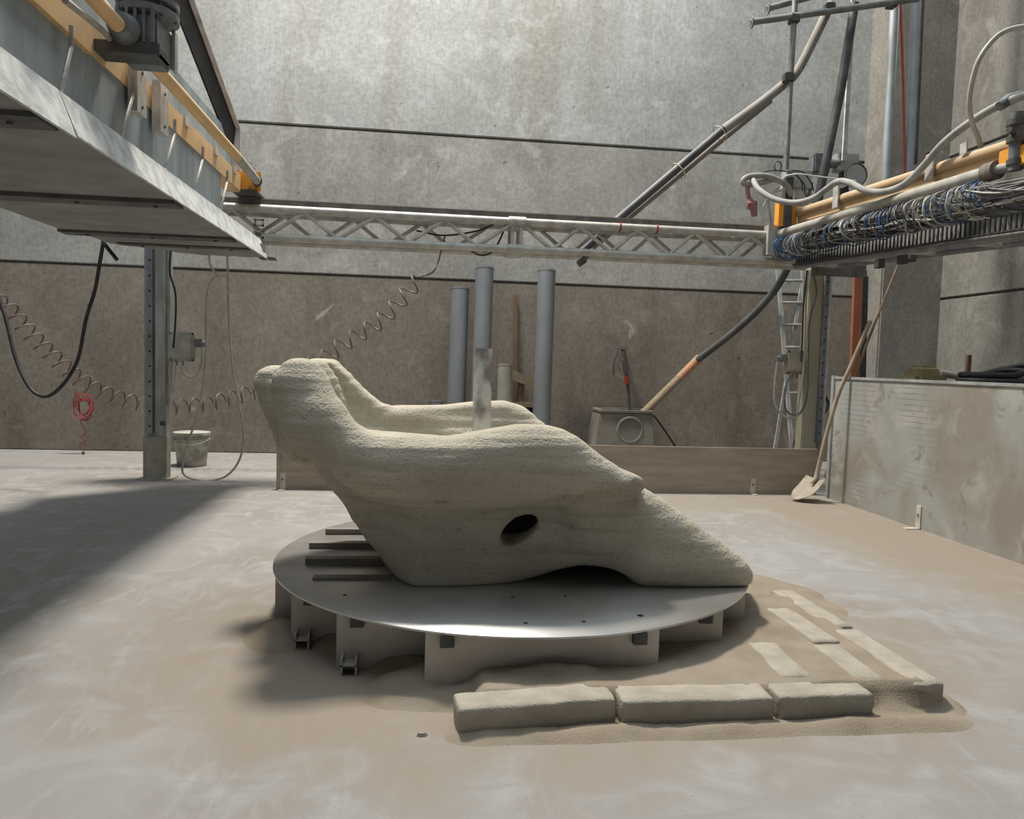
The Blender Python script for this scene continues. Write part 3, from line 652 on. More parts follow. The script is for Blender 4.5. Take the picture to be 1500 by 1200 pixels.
# ================================================================== RAIL TRUSS AT THE BACK
tr = thing('rail_truss', 'long dusty lattice truss carrying a dark rail between the machine carriages', 'truss', (1.0, 8.05, 2.45))
X0, X1 = -2.56, 4.42; YF, YR = 7.93, 8.22
def zat(py0, py1, Yd): return (Py(380, py0, Yd)[2]+Py(1120, py1, Yd)[2])/2
ZT = zat(306, 343, YF); ZB = zat(349, 381, YF)
for yy in (YF, YR):
    for zz in (ZT, ZB): MB().tube([(X0, yy, zz), (X1, yy, zz)], .040, 16).build('chord', 'truss_alu', tr)
XM = Py(757, 345, YF)[0]
brace_px = []
for yy, sh_ in ((YF, 0), (YR, .24)):
    for side in (-1, 1):
        per = .71 if side < 0 else .63
        x = XM+side*(.06+sh_)
        while X0+.05 < x < X1-.05:
            xe = x+side*(per*.47)
            if not (X0 < xe < X1): break
            MB().tube([(x, yy, ZT-.03), (xe, yy, ZB+.03)], .021, 8).build('brace', 'truss_alu', tr)
            x2 = x+side*per
            if X0 < x2 < X1: MB().tube([(xe+side*.05, yy, ZB+.03), (x2-side*.03, yy, ZT-.03)], .021, 8).build('brace', 'truss_alu', tr)
            x = x2
    for dx in (-.045, .045):
        MB().span((XM+dx-.018, yy-.02, ZB), (XM+dx+.018, yy+.02, ZT)).build('joint_post', 'truss_alu', tr, smooth=0)
    for zz in (ZB, ZT):
        MB().tube([(XM-.09, yy, zz), (XM+.09, yy, zz)], .052, 14).build('joint_sleeve', 'truss_alu', tr)
per = .71; x = X0+.3
while x < X1:                                                 # cross ties between the two faces
    MB().tube([(x, YF, ZT), (x, YR, ZT)], .016, 8).build('cross_tie', 'truss_alu', tr)
    MB().tube([(x, YF, ZB), (x, YR, ZB)], .016, 8).build('cross_tie', 'truss_alu', tr); x += per
MB().span((X0, 7.95, ZT+.043), (X1-.40, 8.12, ZT+.095)).build('rail', 'rail_dark', tr, bevel=.004)
MB().span((X0, 7.965, ZT+.094), (X1-.40, 7.985, ZT+.106)).build('rail_lip', 'board', tr, smooth=0)
for zz in (ZB-.02, ZB+.10):
    b = MB(); b.span((-1.72, 7.86, zz), (-1.63, 7.90, zz+.014)).span((-1.72, 7.86, zz+.056), (-1.63, 7.90, zz+.07)).span((-1.72, 7.86, zz), (-1.706, 7.90, zz+.07)).span((-1.644, 7.86, zz), (-1.63, 7.90, zz+.07)); b.build('square_tube', 'galv', tr, smooth=0)
for q, mm in ((908, 'red_cord'), (962, 'red_cord')):
    p = Py(q, 334, YF); MB().tube([(p[0]-.008, YF, ZT), (p[0]+.008, YF, ZT)], .047, 14).build('tape_mark', mm, tr)
cp = Py(853, 382, 7.95)
o = thing('hose_nozzle', 'small black nozzle clamped below the rail truss', 'nozzle', (cp[0], 7.95, 2.36))
MB().tube([Py(847, 387, 7.95), Py(857, 380, 7.95)], .036, 12).build('barrel', 'dark_metal', o); MB().tube([Py(853, 382, 7.95), Py(861, 374, 7.95)], .027, 10).build('coupling', 'rail_dark', o)
tag(MB().tube(spline(pxl([(610, 338), (650, 345), (700, 338), (730, 325)], 8.08), 6), .010, 6).build('cable', 'cable_black'), 'black cable strung inside the rail truss', 'cable')
tag(MB().tube(spline(pxl([(690, 368), (705, 374), (722, 368), (735, 345), (742, 325)], 8.08), 6), .011, 6).build('cable', 'cable_black'), 'short black cable sagging below the joint of the rail truss', 'cable')

# ================================================================== POSTS
lp = thing('steel_post', 'worn grey steel post with perforated rail, carrying a grey junction box', 'post', (-2.71, 8.05, 0))
PX = -2.71
MB().span((PX+.0, 8.0, .0), (PX+.105, 8.14, 2.75)).build('column', 'post_paint', lp, bevel=.006)
MB().span((PX-.115, 8.03, .43), (PX+.0, 8.14, 2.75)).build('channel', 'galv', lp, bevel=.004)
MB().span((PX-.078, 7.995, .48), (PX-.022, 8.035, 2.75)).build('rail', 'rail_steel', lp, bevel=.004)
MB().span((PX-.115, 7.985, -.004), (PX+.11, 8.15, .445)).build('sleeve', 'post_dust', lp, bevel=.012)
MB().span((PX+.105, 8.02, .78), (PX+.135, 8.12, 2.75)).build('flange', 'galv', lp, bevel=.003)
MB().span((PX-.17, 7.96, -.004), (PX+.17, 8.2, .012)).build('base_plate', 'post_dust', lp, bevel=.003)
MB().tube([(PX+.09, 7.995, .58), (PX+.09, 7.94, .585)], .026, 10).build('knob', 'dark_metal', lp)
h0 = MB().tube([(PX-.05, 7.9965, .55), (PX-.05, 7.992, .55)], .011, 8).build('bolt', 'hole_dark', lp)
for k in range(1, 15): copy_mesh(h0, 'bolt', lp, (0, 0, .152*k))
def jbox(c, w, h, label, mm, flip=1):
    j = thing('junction_box', label, 'box', (c[0], c[1], c[2]-h/2))
    bd = MB().span((c[0]-w/2, c[1]-.02, c[2]-h/2), (c[0]+w/2, c[1]+.07, c[2]+h/2)).build('body', mm, j, bevel=.012)
    ld = MB().span((c[0]-w/2+.008, c[1]-.045, c[2]-h/2+.03), (c[0]+w/2-.03, c[1]-.018, c[2]+h/2-.03)).build('lid', mm, j, bevel=.008)
    for sx in (-1, 1):
        for sz in (-1, 1): MB().tube([(c[0]+sx*(w/2-.02), c[1]-.018, c[2]+sz*(h/2-.016)), (c[0]+sx*(w/2-.02), c[1]-.032, c[2]+sz*(h/2-.016))], .010, 8).build('screw', 'hole_dark', ld)
    sk = MB().span((c[0]+flip*w/2, c[1]-.03, c[2]+.0), (c[0]+flip*(w/2+.07), c[1]+.05, c[2]+.085)).build('socket', 'socket_grey', j, bevel=.008)
    MB().tube([(c[0]+flip*(w/2+.06), c[1]+.01, c[2]+.04), (c[0]+flip*(w/2+.105), c[1]+.01, c[2]+.035)], [.038, .032], 10).build('plug', 'socket_grey', sk)
    for k in range(2): MB().tube([(c[0]-w/2+.08+.06*k, c[1], c[2]-h/2+.004), (c[0]-w/2+.08+.06*k, c[1], c[2]-h/2-.045)], .014, 10).build('gland', 'socket_grey', j)
    return j
jc = Py(265, 508, 8.03)
jbox(V([jc[0], 8.06, jc[2]]), .265, .30, 'grey junction box with dark plug mounted on the worn post with floor-lying cable loop', 'box_grey')
rp = thing('steel_post', 'cream dusty steel post with dark perforated rail standing beside the ladder', 'post', (4.42, 8.05, 0))
QX = 4.40
MB().span((QX-.13, 8.04, -.004), (QX+.04, 8.2, 2.465)).build('column', 'post_cream', rp, bevel=.012)
MB().span((QX+.03, 8.0, .5), (QX+.085, 8.06, 2.465)).build('rail', 'socket_grey', rp, bevel=.004)
MB().span((QX+.085, 8.0, .3), (QX+.115, 8.12, 2.465)).build('flange', 'galv_white', rp, bevel=.004)
MB().span((QX-.18, 7.96, -.004), (QX+.18, 8.25, .012)).build('base_plate', 'post_dust', rp, bevel=.003)
h1 = MB().tube([(QX+.058, 8.001, .62), (QX+.058, 7.996, .62)], .010, 8).build('bolt', 'hole_dark', rp)
for k in range(1, 15): copy_mesh(h1, 'bolt', rp, (0, 0, .13*k))
MB().span((QX+.10, 8.05, 2.40), (QX+.55, 8.12, 2.46)).build('side_arm', 'rail_dark', rp, smooth=0)
jc = Py(1166, 531, 7.98)
jbox(V([jc[0], 8.02, jc[2]]), .20, .27, 'cream junction box hanging beside the cream post, near the ladder', 'box_cream', -1)

# cables by the left post
def cable(pts, Yd, r, mm, label, n=7, sides=8, name='cable', cat='cable'):
    return tag(MB().tube(spline(pxl(pts, Yd), n), r, sides).build(name, mm), label, cat)
cable([(306, 372), (308, 388), (318, 402), (329, 404), (316, 406), (306, 418), (302, 450), (301, 530), (291, 600), (275, 650), (267, 684), (273, 698), (300, 704), (330, 698), (350, 675), (357, 640), (350, 590), (341, 540), (336, 480), (334, 420), (333, 372)], 7.98, .011, 'cable_light', 'pale thin cable hanging in a long loop that touches the floor by the bucket')
cable([(250, 368), (249, 400), (257, 430), (257, 470), (254, 510)], 7.97, .010, 'cable_black', 'dark thin cable running down from the carriage to the grey junction box')
cable([(265, 531), (270, 548), (283, 552), (293, 540), (296, 522), (295, 508)], 7.98, .010, 'cable_light', 'short cable curving from the grey junction box to its plug')
cable([(257, 531), (256, 560), (253, 575), (249, 565), (248, 540), (250, 530)], 7.98, .008, 'cable_light', 'small narrow cable loop under the grey junction box')
cable([(152, 352), (147, 380), (139, 425), (126, 468), (116, 520), (104, 547), (88, 568), (68, 581), (48, 573), (32, 548), (20, 515), (8, 465), (-8, 415), (-30, 330)], (7.25, 7.6), [.024]*42+[.014]*50 if False else .017, 'cable_black', 'thick black cable hanging from the carriage in a wide sagging loop')
cable([(150, 353), (158, 364), (172, 381)], 7.2, .017, 'cable_black', 'black cut cable stub sticking out below the carriage')
# coiled hose, one long spring
path = [(-60, 395), (-25, 425), (12, 452), (45, 490), (78, 522), (112, 553), (145, 573), (190, 588), (240, 596), (290, 594), (335, 585), (378, 571), (430, 548), (478, 523), (505, 503), (530, 488), (555, 472), (578, 450), (600, 424), (615, 408)]
cl = spline(pxl(path, 8.75), 24)
pix = spline([(*q, 0) for q in path], 24)
hp = []; ph = 0.0
for i, c in enumerate(cl):
    if i:
        st = np.linalg.norm(pix[i]-pix[i-1]); pitch = 19.0 if pix[i][0] < 420 else 25.0
        sub = 4
        for k in range(sub):
            ph += 2*math.pi*st/sub/pitch; q = cl[i-1]+(c-cl[i-1])*(k+1)/sub
            t = cl[i]-cl[i-1]; t /= np.linalg.norm(t); n1 = np.cross(t, V([0, 1, 0])); n1 /= np.linalg.norm(n1)
            rr = .085 if pix[i][0] < 420 else .088
            hp.append(q+rr*(math.cos(ph)*n1+math.sin(ph)*V([0, 1, 0])))
hp = hp[::2]
hp += spline([hp[-1]]+pxl([(632, 400), (641, 386), (646, 368), (652, 345)], 8.1), 6)[1:]
tag(MB().tube(hp, .0095, 6).build('coiled_hose', 'coil_brown'), 'long dark spiral air hose sagging along the back wall up to the rail truss', 'hose')
# red cord tangle
rc = thing('red_cord_bundle', 'tangled bundle of red cord hanging low by the back wall', 'cord', Py(122, 650, 9.9))
for k in range(5):
    c0 = V(Py(122+random.uniform(-3, 3), 596+random.uniform(-4, 4), 9.9)); a0 = random.random()*6
    pts = [c0+V([(.06+.015*k)*math.cos(a0+t*.55), .03*math.sin(t+k), (.10+.014*k)*math.sin(a0+t*.55)]) for t in range(13)]
    MB().tube(spline(pts, 3), .006, 5).build('cord', 'red_cord', rc)
MB().tube(spline(pxl([(118, 585), (112, 572), (110, 580)], 9.92), 4), .005, 5).build('cord', 'red_cord', rc)
MB().tube(spline(pxl([(122, 608), (128, 614), (118, 618), (126, 634), (118, 640), (127, 644), (117, 652), (124, 662)], 9.92), 4), .005, 5).build('cord', 'red_cord', rc)
cable([(121, 662), (124, 668), (130, 671)], 9.9, .015, 'cable_black', 'short black cable end lying on the floor under the red cord', name='cable_end')
# bucket
bc = Fz(281, 682); bk = thing('bucket', 'dirty pale plastic bucket standing on the floor behind the cable loop', 'bucket', (bc[0], bc[1], 0))
R1, R0, BH = .158, .195, .39
MB().lathe((bc[0], bc[1], 0), [(R0*.0+.02, .02), (R1-.006, .02), (R0-.008, BH-.01), (R0-.006, BH), (R0+.006, BH), (R0, BH-.01), (R1, .004), (R1-.01, -.003), (.02, -.003)][::-1], 32).build('body', 'bucket_plastic', bk, smooth=50)
for z0, z1, rr in ((BH-.03, BH+.004, .012), (BH-.085, BH-.072, .012), (BH-.055, BH-.045, .010)):
    ra = R1+(R0-R1)*z0/BH; MB().lathe((bc[0], bc[1], 0), [(ra-.002, z0), (ra+rr, z0+.002), (ra+rr, z1-.002), (ra-.002, z1)], 32).build('rim_band', 'bucket_plastic', bk)
hd = [(bc[0]+(R0+.01)*math.cos(a), bc[1]-(R0+.012)*abs(math.sin(a))*.98-.004, BH-.06-.07*math.sin(a)) for a in np.linspace(0, math.pi, 15)]
MB().tube(hd, .004, 6).build('handle', 'rod_steel', bk)

# ================================================================== THINGS ALONG THE BACK WALL
def wpipe(top, bot_px, Yt, Yb, r, label, mm='pvc_grey'):
    t = Py(*top, Yt); d = ray(*bot_px); k = CO+d*(Yb/d[1]); s = (t[2])/(t[2]-k[2]); b_ = t+(k-t)*s
    g = thing('pvc_pipe', label, 'pipe', (b_[0], b_[1], 0), 'grey plastic pipes against the back wall')
    MB().pipe(b_, t, r, r-.012, 24).build('tube', mm, g)
    dd = (t-b_)/np.linalg.norm(t-b_); MB().pipe(t-dd*.02, t+dd*.002, r+.003, r-.010, 24).build('collar', mm, g)
wpipe((674, 423), (668, 600), 10.0, 9.75, .118, 'tall grey plastic pipe, the lower-topped one of the three tall ones, against the back wall')
wpipe((710, 393), (703, 600), 9.9, 9.6, .118, 'tall grey plastic pipe rising straight behind the steel pipe')
wpipe((801, 397), (793, 615), 9.95, 9.65, .118, 'tall grey plastic pipe standing beside the leaning wooden pallet')
wpipe((740, 535), (739, 600), 9.5, 9.4, .095, 'short grey pipe stump beside the wooden pallet', 'pole_dusty')
wpipe((639, 588), (639, 620), 9.4, 9.35, .09, 'very short pale pipe stump barely rising behind the sculpture', 'pvc_grey')
a, c = Py(755, 432, 10.27), Py(757, 600, 10.22); c[2] = 0
tag(MB().beam(c, a, .055, .03, (0, 1, 0)).build('timber_lath', 'timber', smooth=0), 'thin brown timber lath leaning upright against the back wall', 'lath')
tf = thing('wooden_pallet', 'slanting wooden pallet with dark gaps leaning behind the short pipe', 'pallet', (1.2, 10.0, 0))
MB().prism(pxl([(750, 541), (788, 560), (788, 572), (750, 556)], 10.03), (0, .10, 0)).build('board', 'timber_pale', tf, smooth=0)
a = Py(764, 555, 10.06); c = Py(764, 640, 10.06); MB().span((a[0]-.03, 10.06, -.003), (a[0]+.04, 10.13, a[2])).build('board', 'timber', tf, smooth=0)
a = Py(786, 565, 10.06); MB().span((a[0]-.02, 10.06, -.003), (a[0]+.05, 10.13, a[2])).build('board', 'timber', tf, smooth=0)
a = Py(748, 550, 10.06); MB().span((a[0]-.05, 10.06, -.003), (a[0]+.03, 10.13, a[2])).build('board', 'timber', tf, smooth=0)
a = Py(770, 590, 10.06); MB().span((a[0]-.3, 10.14, -.003), (a[0]+.3, 10.16, .72)).build('backing', 'cable_black', tf, smooth=0)
a = Py(770, 592, 10.04); MB().span((a[0]-.25, 10.02, a[2]-.04), (a[0]+.22, 10.06, a[2]+.02)).build('board', 'timber_pale', tf, smooth=0)
# cement basin with ring
c0 = Py(873, 600, 9.75); c1 = Py(958, 600, 9.75)
cb = thing('cement_basin', 'grey square cement basin with a moulded ring, behind the low board', 'basin', ((c0[0]+c1[0])/2, 9.9, 0))
zt = c0[2]
w0 = MB()
pl = [(c0[0]+.06, 9.72), (c1[0]-.02, 9.72), (c1[0]-.02, 10.22), (c0[0]+.06, 10.22)]; pb_ = [(c0[0]-.04, 9.68), (c1[0]+.04, 9.68), (c1[0]+.04, 10.25), (c0[0]-.04, 10.25)]
w0.add([(*q, -.004) for q in pb_]+[(*q, zt-.03) for q in pl], [(0, 3, 2, 1), (4, 5, 6, 7), (0, 1, 5, 4), (1, 2, 6, 5), (2, 3, 7, 6), (3, 0, 4, 7)]); w0.build('body', 'cement_box', cb, bevel=.012)
b = MB(); x0_, x1_ = c0[0]+.05, c1[0]-.01; b.span((x0_, 9.70, zt-.032), (x1_, 9.75, zt)).span((x0_, 10.19, zt-.032), (x1_, 10.24, zt)).span((x0_, 9.75, zt-.032), (x0_+.05, 10.19, zt)).span((x1_-.05, 9.75, zt-.032), (x1_, 10.19, zt)); b.build('rim', 'cement_box', cb, smooth=0)
rcn = Py(923, 630, 9.70); MB().tube([V([rcn[0]+.165*math.cos(a), 9.715, rcn[2]+.165*math.sin(a)]) for a in np.linspace(0, 2*math.pi, 29)[:-1]], .022, 8, closed=True).build('ring', 'cement_box', cb)
# water tap bundle on the wall above the basin
tp = thing('wall_tap', 'dark wall tap with a bundle of thin hoses hanging into the cement basin', 'tap', Py(915, 600, 10.2))
MB().tube(pxl([(912, 510), (912, 511)], [10.32, 10.12]), .03, 10).build('valve', 'dark_metal', tp); MB().span(Py(902, 512, 10.16), Py(920, 507, 10.10)).build('lever', 'rust_dark', tp, smooth=0)
for pts, mm, r in (([(906, 514), (899, 530), (899, 550)], 'dark_metal', .010), ([(908, 513), (906, 535), (912, 550)], 'rust_dark', .010), ([(914, 514), (916, 540), (920, 575), (922, 606)], 'dark_metal', .018), ([(915, 520), (921, 560), (926, 606)], 'rust_dark', .012), ([(917, 550), (919, 563)], 'red_cord', .030), ([(914, 528), (917, 548)], 'dark_metal', .032)):
    MB().tube(spline(pxl(pts, 10.06), 6), r, 8).build('hose', mm, tp)
# orange-brown pipe and black hose
dp = thing('drain_pipe', 'orange-brown drain pipe slanting up out of the cement basin', 'pipe', Py(932, 616, 9.9))
MB().tube(pxl([(932, 616), (997, 552)], [9.9, 9.87]), .056, 16).build('lower_tube', 'timber_pale', dp)
MB().tube(pxl([(995, 554), (1025, 524)], [9.871, 9.85]), .059, 16).build('sleeve', 'orange_pipe', dp)
cable([(1022, 527), (1050, 506), (1082, 480), (1112, 452), (1135, 425), (1150, 400), (1163, 372), (1180, 335)], (9.83, 8.45), .046, 'dark_pipe', 'thick dark hose climbing from the drain pipe to behind the print head', 6, 14, 'suction_hose', 'hose')
cable([(957, 608), (970, 625), (990, 655), (1000, 671)], 10.15, .014, 'cable_black', 'thin black cable slanting down the wall beside the cement basin', 4, 6)

# ================================================================== SCAFFOLD TUBES, UPPER CENTRE
sf = thing('pole_frame', 'frame of dark scaffold poles rising above the print head beam', 'frame', Py(1148, 300, 8.3))
YS = 8.30
def P3(x, y, Yd=YS): return Py(x, y, Yd)
MB().tube([P3(1098, 33), P3(1345, -2, 8.25)], .036, 14).build('pole', 'scaffold', sf)
MB().tube([P3(1122, 13, 8.55), P3(1215, -12, 8.5)], .036, 14).build('pole', 'scaffold', sf)
for q, yy in ((1099, YS), (1123, 8.55)):
    a = P3(q, 33 if q < 1110 else 13, yy); MB().tube([a, a+V([.02, 0, .002])], .066, 14).build('flange', 'scaffold', sf)
MB().tube([P3(1176, -190), P3(1157, 130), P3(1147, 330)], .034, 14).build('pole', 'scaffold', sf)
for q in ((1163, 28), (1155, 114), (1215, 12), (1306, 5)):
    a = P3(*q); cc_ = MB().span(a-V([.055, .05, .05]), a+V([.055, .06, .05])).build('coupler', 'dark_metal', sf, bevel=.012)
tag(MB().tube(spline([P3(1218, 5, 8.42), P3(1190, 62, 8.42), P3(1168, 104, 8.42), P3(1150, 122, 8.42), P3(1115, 150, 8.45), P3(1060, 190, 8.45)], 8), .052, 16).build('bent_pole', 'pole_dusty'), 'dusty bent tube coming down from the pole frame towards the wall', 'tube')
tag(MB().tube([P3(1065, 185, 8.46), P3(910, 317, 8.5), P3(848, 372, 8.5)], .047, 16).build('slanting_pole', 'dark_pipe'), 'dark slanting tube strapped alongside a paler tube, dropping behind the rail truss', 'tube')
tag(MB().tube([P3(1128, 147, 8.58), P3(1060, 202, 8.60), P3(921, 318, 8.6), P3(868, 362, 8.6)], .040, 14).build('slanting_pole', 'pole_dusty'), 'pale dusty slanting tube strapped below the dark one, dropping behind the rail truss', 'tube')
for q, sl_ in (((1054, 192), 'pale wire strap binding the slanting tubes just below the bent tube'), ((993, 247), 'pale wire strap binding the slanting tubes nearer the rail truss')):
    a = V(P3(*q, 8.5)); dd = V(P3(910, 317, 8.5))-V(P3(1065, 185, 8.46)); dd /= np.linalg.norm(dd); pr = np.cross(dd, V([0, 1, 0]))
    pts = [a+V([0, .03, 0])+pr*.105*math.cos(t)+V([0, 1, 0])*.115*math.sin(t)+V([.02, 0, -.02]) for t in np.linspace(0, 2*math.pi, 17)[:-1]]
    o = MB().tube(pts, .006, 6, closed=True).build('tie_wire', 'line_white'); tag(o, sl_, 'strap', 'wire straps on the slanting tubes')
tag(MB().tube([P3(1252, 5, 8.5), P3(1232, 130, 8.5), P3(1195, 310, 8.4)], .052, 14).build('dark_pole', 'dark_pipe'), 'thick dark pole leaning from the pole frame down behind the print head', 'pole')
tag(MB().beam(P3(1250, -2, 8.62), P3(1236, 235, 8.75), .05, .03, (0, 1, 0)).build('metal_strip', 'galv_white', smooth=0), 'narrow pale metal strip hanging behind the thick dark pole', 'strip')
tag(MB().tube([P3(1322, -230, 8.6), P3(1297, 270, 8.6)], .048, 14).build('vertical_pipe', 'pipe_pale'), 'pale grey-blue vertical pipe hung from the pole frame, beside the red tube', 'pipe')
vp_ = thing('vertical_duct', 'pale double vertical pipe before the corner pillar, other side of the red tube', 'pipe', P3(1333, 255, 8.6))
MB().tube([P3(1350.4, -230, 8.6), P3(1331, 255, 8.6)], .048, 14).build('tube', 'pipe_pale', vp_); MB().tube([P3(1359.7, -230, 8.72), P3(1339, 240, 8.72)], .036, 14).build('tube', 'dark_pipe', vp_)
tag(MB().tube([P3(1318, -30, 8.6), P3(1323, 120, 8.6), P3(1326, 262, 8.6)], .014, 8).build('red_tube', 'red_tube'), 'thin red tube hanging between the pale vertical pipes', 'tube')
mt = thing('drive_unit', 'small grey drive unit with a round cover behind the print head', 'motor', P3(1225, 262, 8.97))
MB().span(P3(1192, 252, 8.77), P3(1208, 230, 8.92)).build('motor', 'gear_grey', mt, bevel=.015); MB().tube([P3(1206, 241, 8.82), P3(1228, 239, 8.82)], .055, 14).build('motor_barrel', 'gear_grey', mt)
MB().span(P3(1226, 250, 8.78), P3(1250, 230, 8.92)).build('bracket', 'galv', mt, bevel=.01); MB().span(P3(1231, 300, 8.82), P3(1240, 245, 8.90)).build('stand', 'dark_metal', mt, smooth=0)
a = P3(1254, 256, 8.72); MB().tube([a, a+V([0, .03, 0])], .135, 28).build('round_cover', 'dish_glass', mt); MB().tube([a+V([.138*math.cos(t), 0, .138*math.sin(t)]) for t in np.linspace(0, 2*math.pi, 29)[:-1]], .010, 6, closed=True).build('cover_rim', 'dark_metal', mt)

# ================================================================== PRINT HEAD BEAM ON THE RIGHT
YN, YFAR = 2.4, 7.9
ph = thing('print_head', 'overhead print head beam with white manifold, rows of fine air lines and nozzles', 'machine', (4.0, 6.0, 2.4))
def lin(a, b, y): t = (y-a[1])/(b[1]-a[1]); return V(a)+(V(b)-V(a))*t
tA, tB = Py(1165, 313, 7.9), Py(1488, 211, 4.85)
mA, mB = Py(1142, 343, 7.85), Py(1453, 251, 4.95)
cA, cB = Py(1165, 390, 7.85), Py(1500, 344, 4.95)
nA, nB = Py(1160, 385, 7.80), Py(1500, 330, 4.95)
MB().tube([tA, lin(tA, tB, 2.4)], .046, 18).build('guide_tube', 'orange_dusty', ph)
MB().beam(lin(tA, tB, 7.85)+V([.05, 0, -.075]), lin(tA, tB, YN)+V([.05, 0, -.075]), .10, .08).build('box_beam', 'orange', ph, bevel=.008)
MB().beam(lin(tA, tB, 4.9)+V([-.02, 0, -.11]), lin(tA, tB, YN)+V([-.02, 0, -.11]), .13, .13).build('beam_sleeve', 'orange_bright', ph, bevel=.006)
mn = MB().tube([mA, mB], .046, 20).build('manifold', 'manifold', ph)
dd = (mB-mA)/np.linalg.norm(mB-mA); MB().tube([mB-dd*.05, mB+dd*.05], .066, 20).build('end_cap', 'rust_dark', mn)
MB().tube(spline([mB+dd*.04, mB+dd*.25+V([.05, 0, .01]), mB+dd*.6+V([.09, 0, .08]), mB+dd*1.1+V([.1, 0, .13])], 6), .036, 12).build('feed_hose', 'hose_grey', ph)
for k in range(10):
    t = mB+dd*(.22+.075*k)+V([.045+.004*k, 0, .005+.010*k]); MB().tube([t, t+dd*.03+V([.002, 0, .004])], .041, 12).build('hose_ridge', 'rust_dark', ph)
# bottom lattice
for off in (V([0, 0, 0]), V([.32, 0, 0])):
    MB().tube([cA+off, lin(cA, cB, YN)+off], .030, 12).build('chord', 'scaffold', ph)
MB().beam(nA+V([.05, 0, .045]), lin(nA, nB, YN)+V([.05, 0, .045]), .012, .11).build('nozzle_plate', 'box_dull', ph, smooth=0)
MB().beam(nA+V([.03, 0, -.02]), lin(nA, nB, YN)+V([.03, 0, -.02]), .05, .014).build('nozzle_strip', 'dark_metal', ph, smooth=0)
MB().beam(nA+V([.20, 0, .20]), lin(nA, nB, YN)+V([.20, 0, .25]), .02, .26).build('dark_backing', 'strut_black', ph, smooth=0)  # black sheet added to give the dark void behind the air lines
y = 7.6
while y > YN:
    a = lin(cA, cB, y); MB().tube([a, a+V([.32, 0, 0])], .02, 8).build('cross_tie', 'truss_alu', ph)
    a2 = lin(cA, cB, max(y-.35, YN)); MB().tube([a+V([.32, 0, 0]), a2], .016, 8).build('brace', 'truss_alu', ph); y -= .7
nz0 = None
ys = np.arange(7.75, YN+.1, -.046)
for i, y in enumerate(ys):
    a = lin(nA, nB, y)
    if nz0 is None: nz0 = MB().tube([a+V([.02, 0, -.035]), a+V([.02, 0, .10])], .008, 5).build('nozzle', 'line_black', ph); a0 = a
    else: copy_mesh(nz0, 'nozzle', ph, a-a0)
NL = 125
for i in range(NL):                                            # loops leaving the manifold
    y = 7.80-(7.80-5.0)*((i+random.uniform(-.3, .3))/(NL-1)); g = int((7.8-y)/.27) % 3
    if y < 5.7: mm = random.choice(['line_white']*5+['line_grey', 'line_blue'])
    else: mm = random.choice((['line_blue']*4+['line_grey', 'line_black', 'line_black'], ['line_white']*3+['line_grey', 'line_blue', 'line_black'], ['line_grey']*3+['line_white']+['line_blue', 'line_black'])[g])
    a = lin(mA, mB, min(max(y, 5.0), 7.82))+V([-.005, 0, -.042]); bl = random.uniform(.03, .12); dp_ = random.uniform(.12, .25); dy = random.uniform(-.06, .12)
    pts = [a, a+V([-bl*.8, dy*.3, -dp_*.25]), a+V([-bl, dy*.7, -dp_*.65]), a+V([-bl*.35, dy, -dp_]), a+V([.07, dy+.02, -dp_*1.02]), a+V([.13, dy+.03, -dp_*.9])]
    MB().tube(spline(pts, 4), .0058, 5, caps=False).build('air_line', mm, ph)
for k in range(44):                                            # bundle lying along the beam
    y0 = random.uniform(6.3, 7.8); y1 = random.uniform(4.3, 5.8); ox = random.uniform(-.03, .13); oz = random.uniform(-.19, -.12)+.0; pts = []
    for t in np.linspace(0, 1, 9):
        y = y0+(y1-y0)*t; pts.append(lin(mA, mB, y)+V([ox+.02*math.sin(6*t+k), 0, oz+.015*math.sin(9*t+2*k)-.05*t]))
    MB().tube(spline(pts, 3), .0065, 5, caps=False).build('air_line', random.choice(['line_grey', 'line_grey', 'line_black', 'line_grey', 'line_white']), ph)
for k in range(60):                                            # drops from the bundle to the nozzles
    y = 7.7-k*.058; c = lin(nA, nB, y)+V([.02, 0, .095]); a = lin(mA, mB, y)+V([random.uniform(-.05, .05), random.uniform(-.1, .1), -.19-.03*random.random()])
    MB().tube(spline([a, (a+c)/2+V([-.06, .03, -.01]), c], 4), .0055, 5, caps=False).build('air_line', random.choice(['line_grey', 'line_black', 'line_black', 'line_grey', 'line_white']), ph)
for k in range(16):                                            # loose lines sweeping past the end cap
    y0 = random.uniform(4.95, 5.5); a = lin(mA, mB, y0)+V([.0, 0, -.05]); pts = [a, a+V([-.07, -.12, -.06-.05*random.random()]), a+V([-.02+random.uniform(-.03, .05), -.5, -.08-.10*random.random()]), a+V([.08, -1.0, -.03-.12*random.random()])]
    MB().tube(spline(pts, 6), .006, 5, caps=False).build('air_line', random.choice(['line_grey', 'line_white', 'line_grey']), ph)
MB().span(Py(1140, 331, 7.80), Py(1149, 297, 7.9)).build('end_bracket', 'orange_bright', ph, smooth=0)
MB().span(Py(1156, 328, 7.82), Py(1163, 297, 7.9)).build('end_bracket', 'orange_bright', ph, smooth=0)
MB().span(Py(1148, 333, 7.78), Py(1158, 262, 7.86)).build('slide_block', 'dark_metal', ph, bevel=.006)
MB().span(Py(1124, 373, 7.84), Py(1142, 333, 7.96)).build('end_plate', 'truss_alu', ph, bevel=.004)
for q, yy in ((1235, 7.0), (1392, 5.65)):
    a = lin(tA, tB, yy); b = MB(); b.span(a+V([-.066, -.045, -.09]), a+V([-.052, .045, .13])).span(a+V([-.066, -.045, .118]), a+V([.03, .045, .13])); b.build('hanger_plate', 'alu_plate', ph, smooth=0)
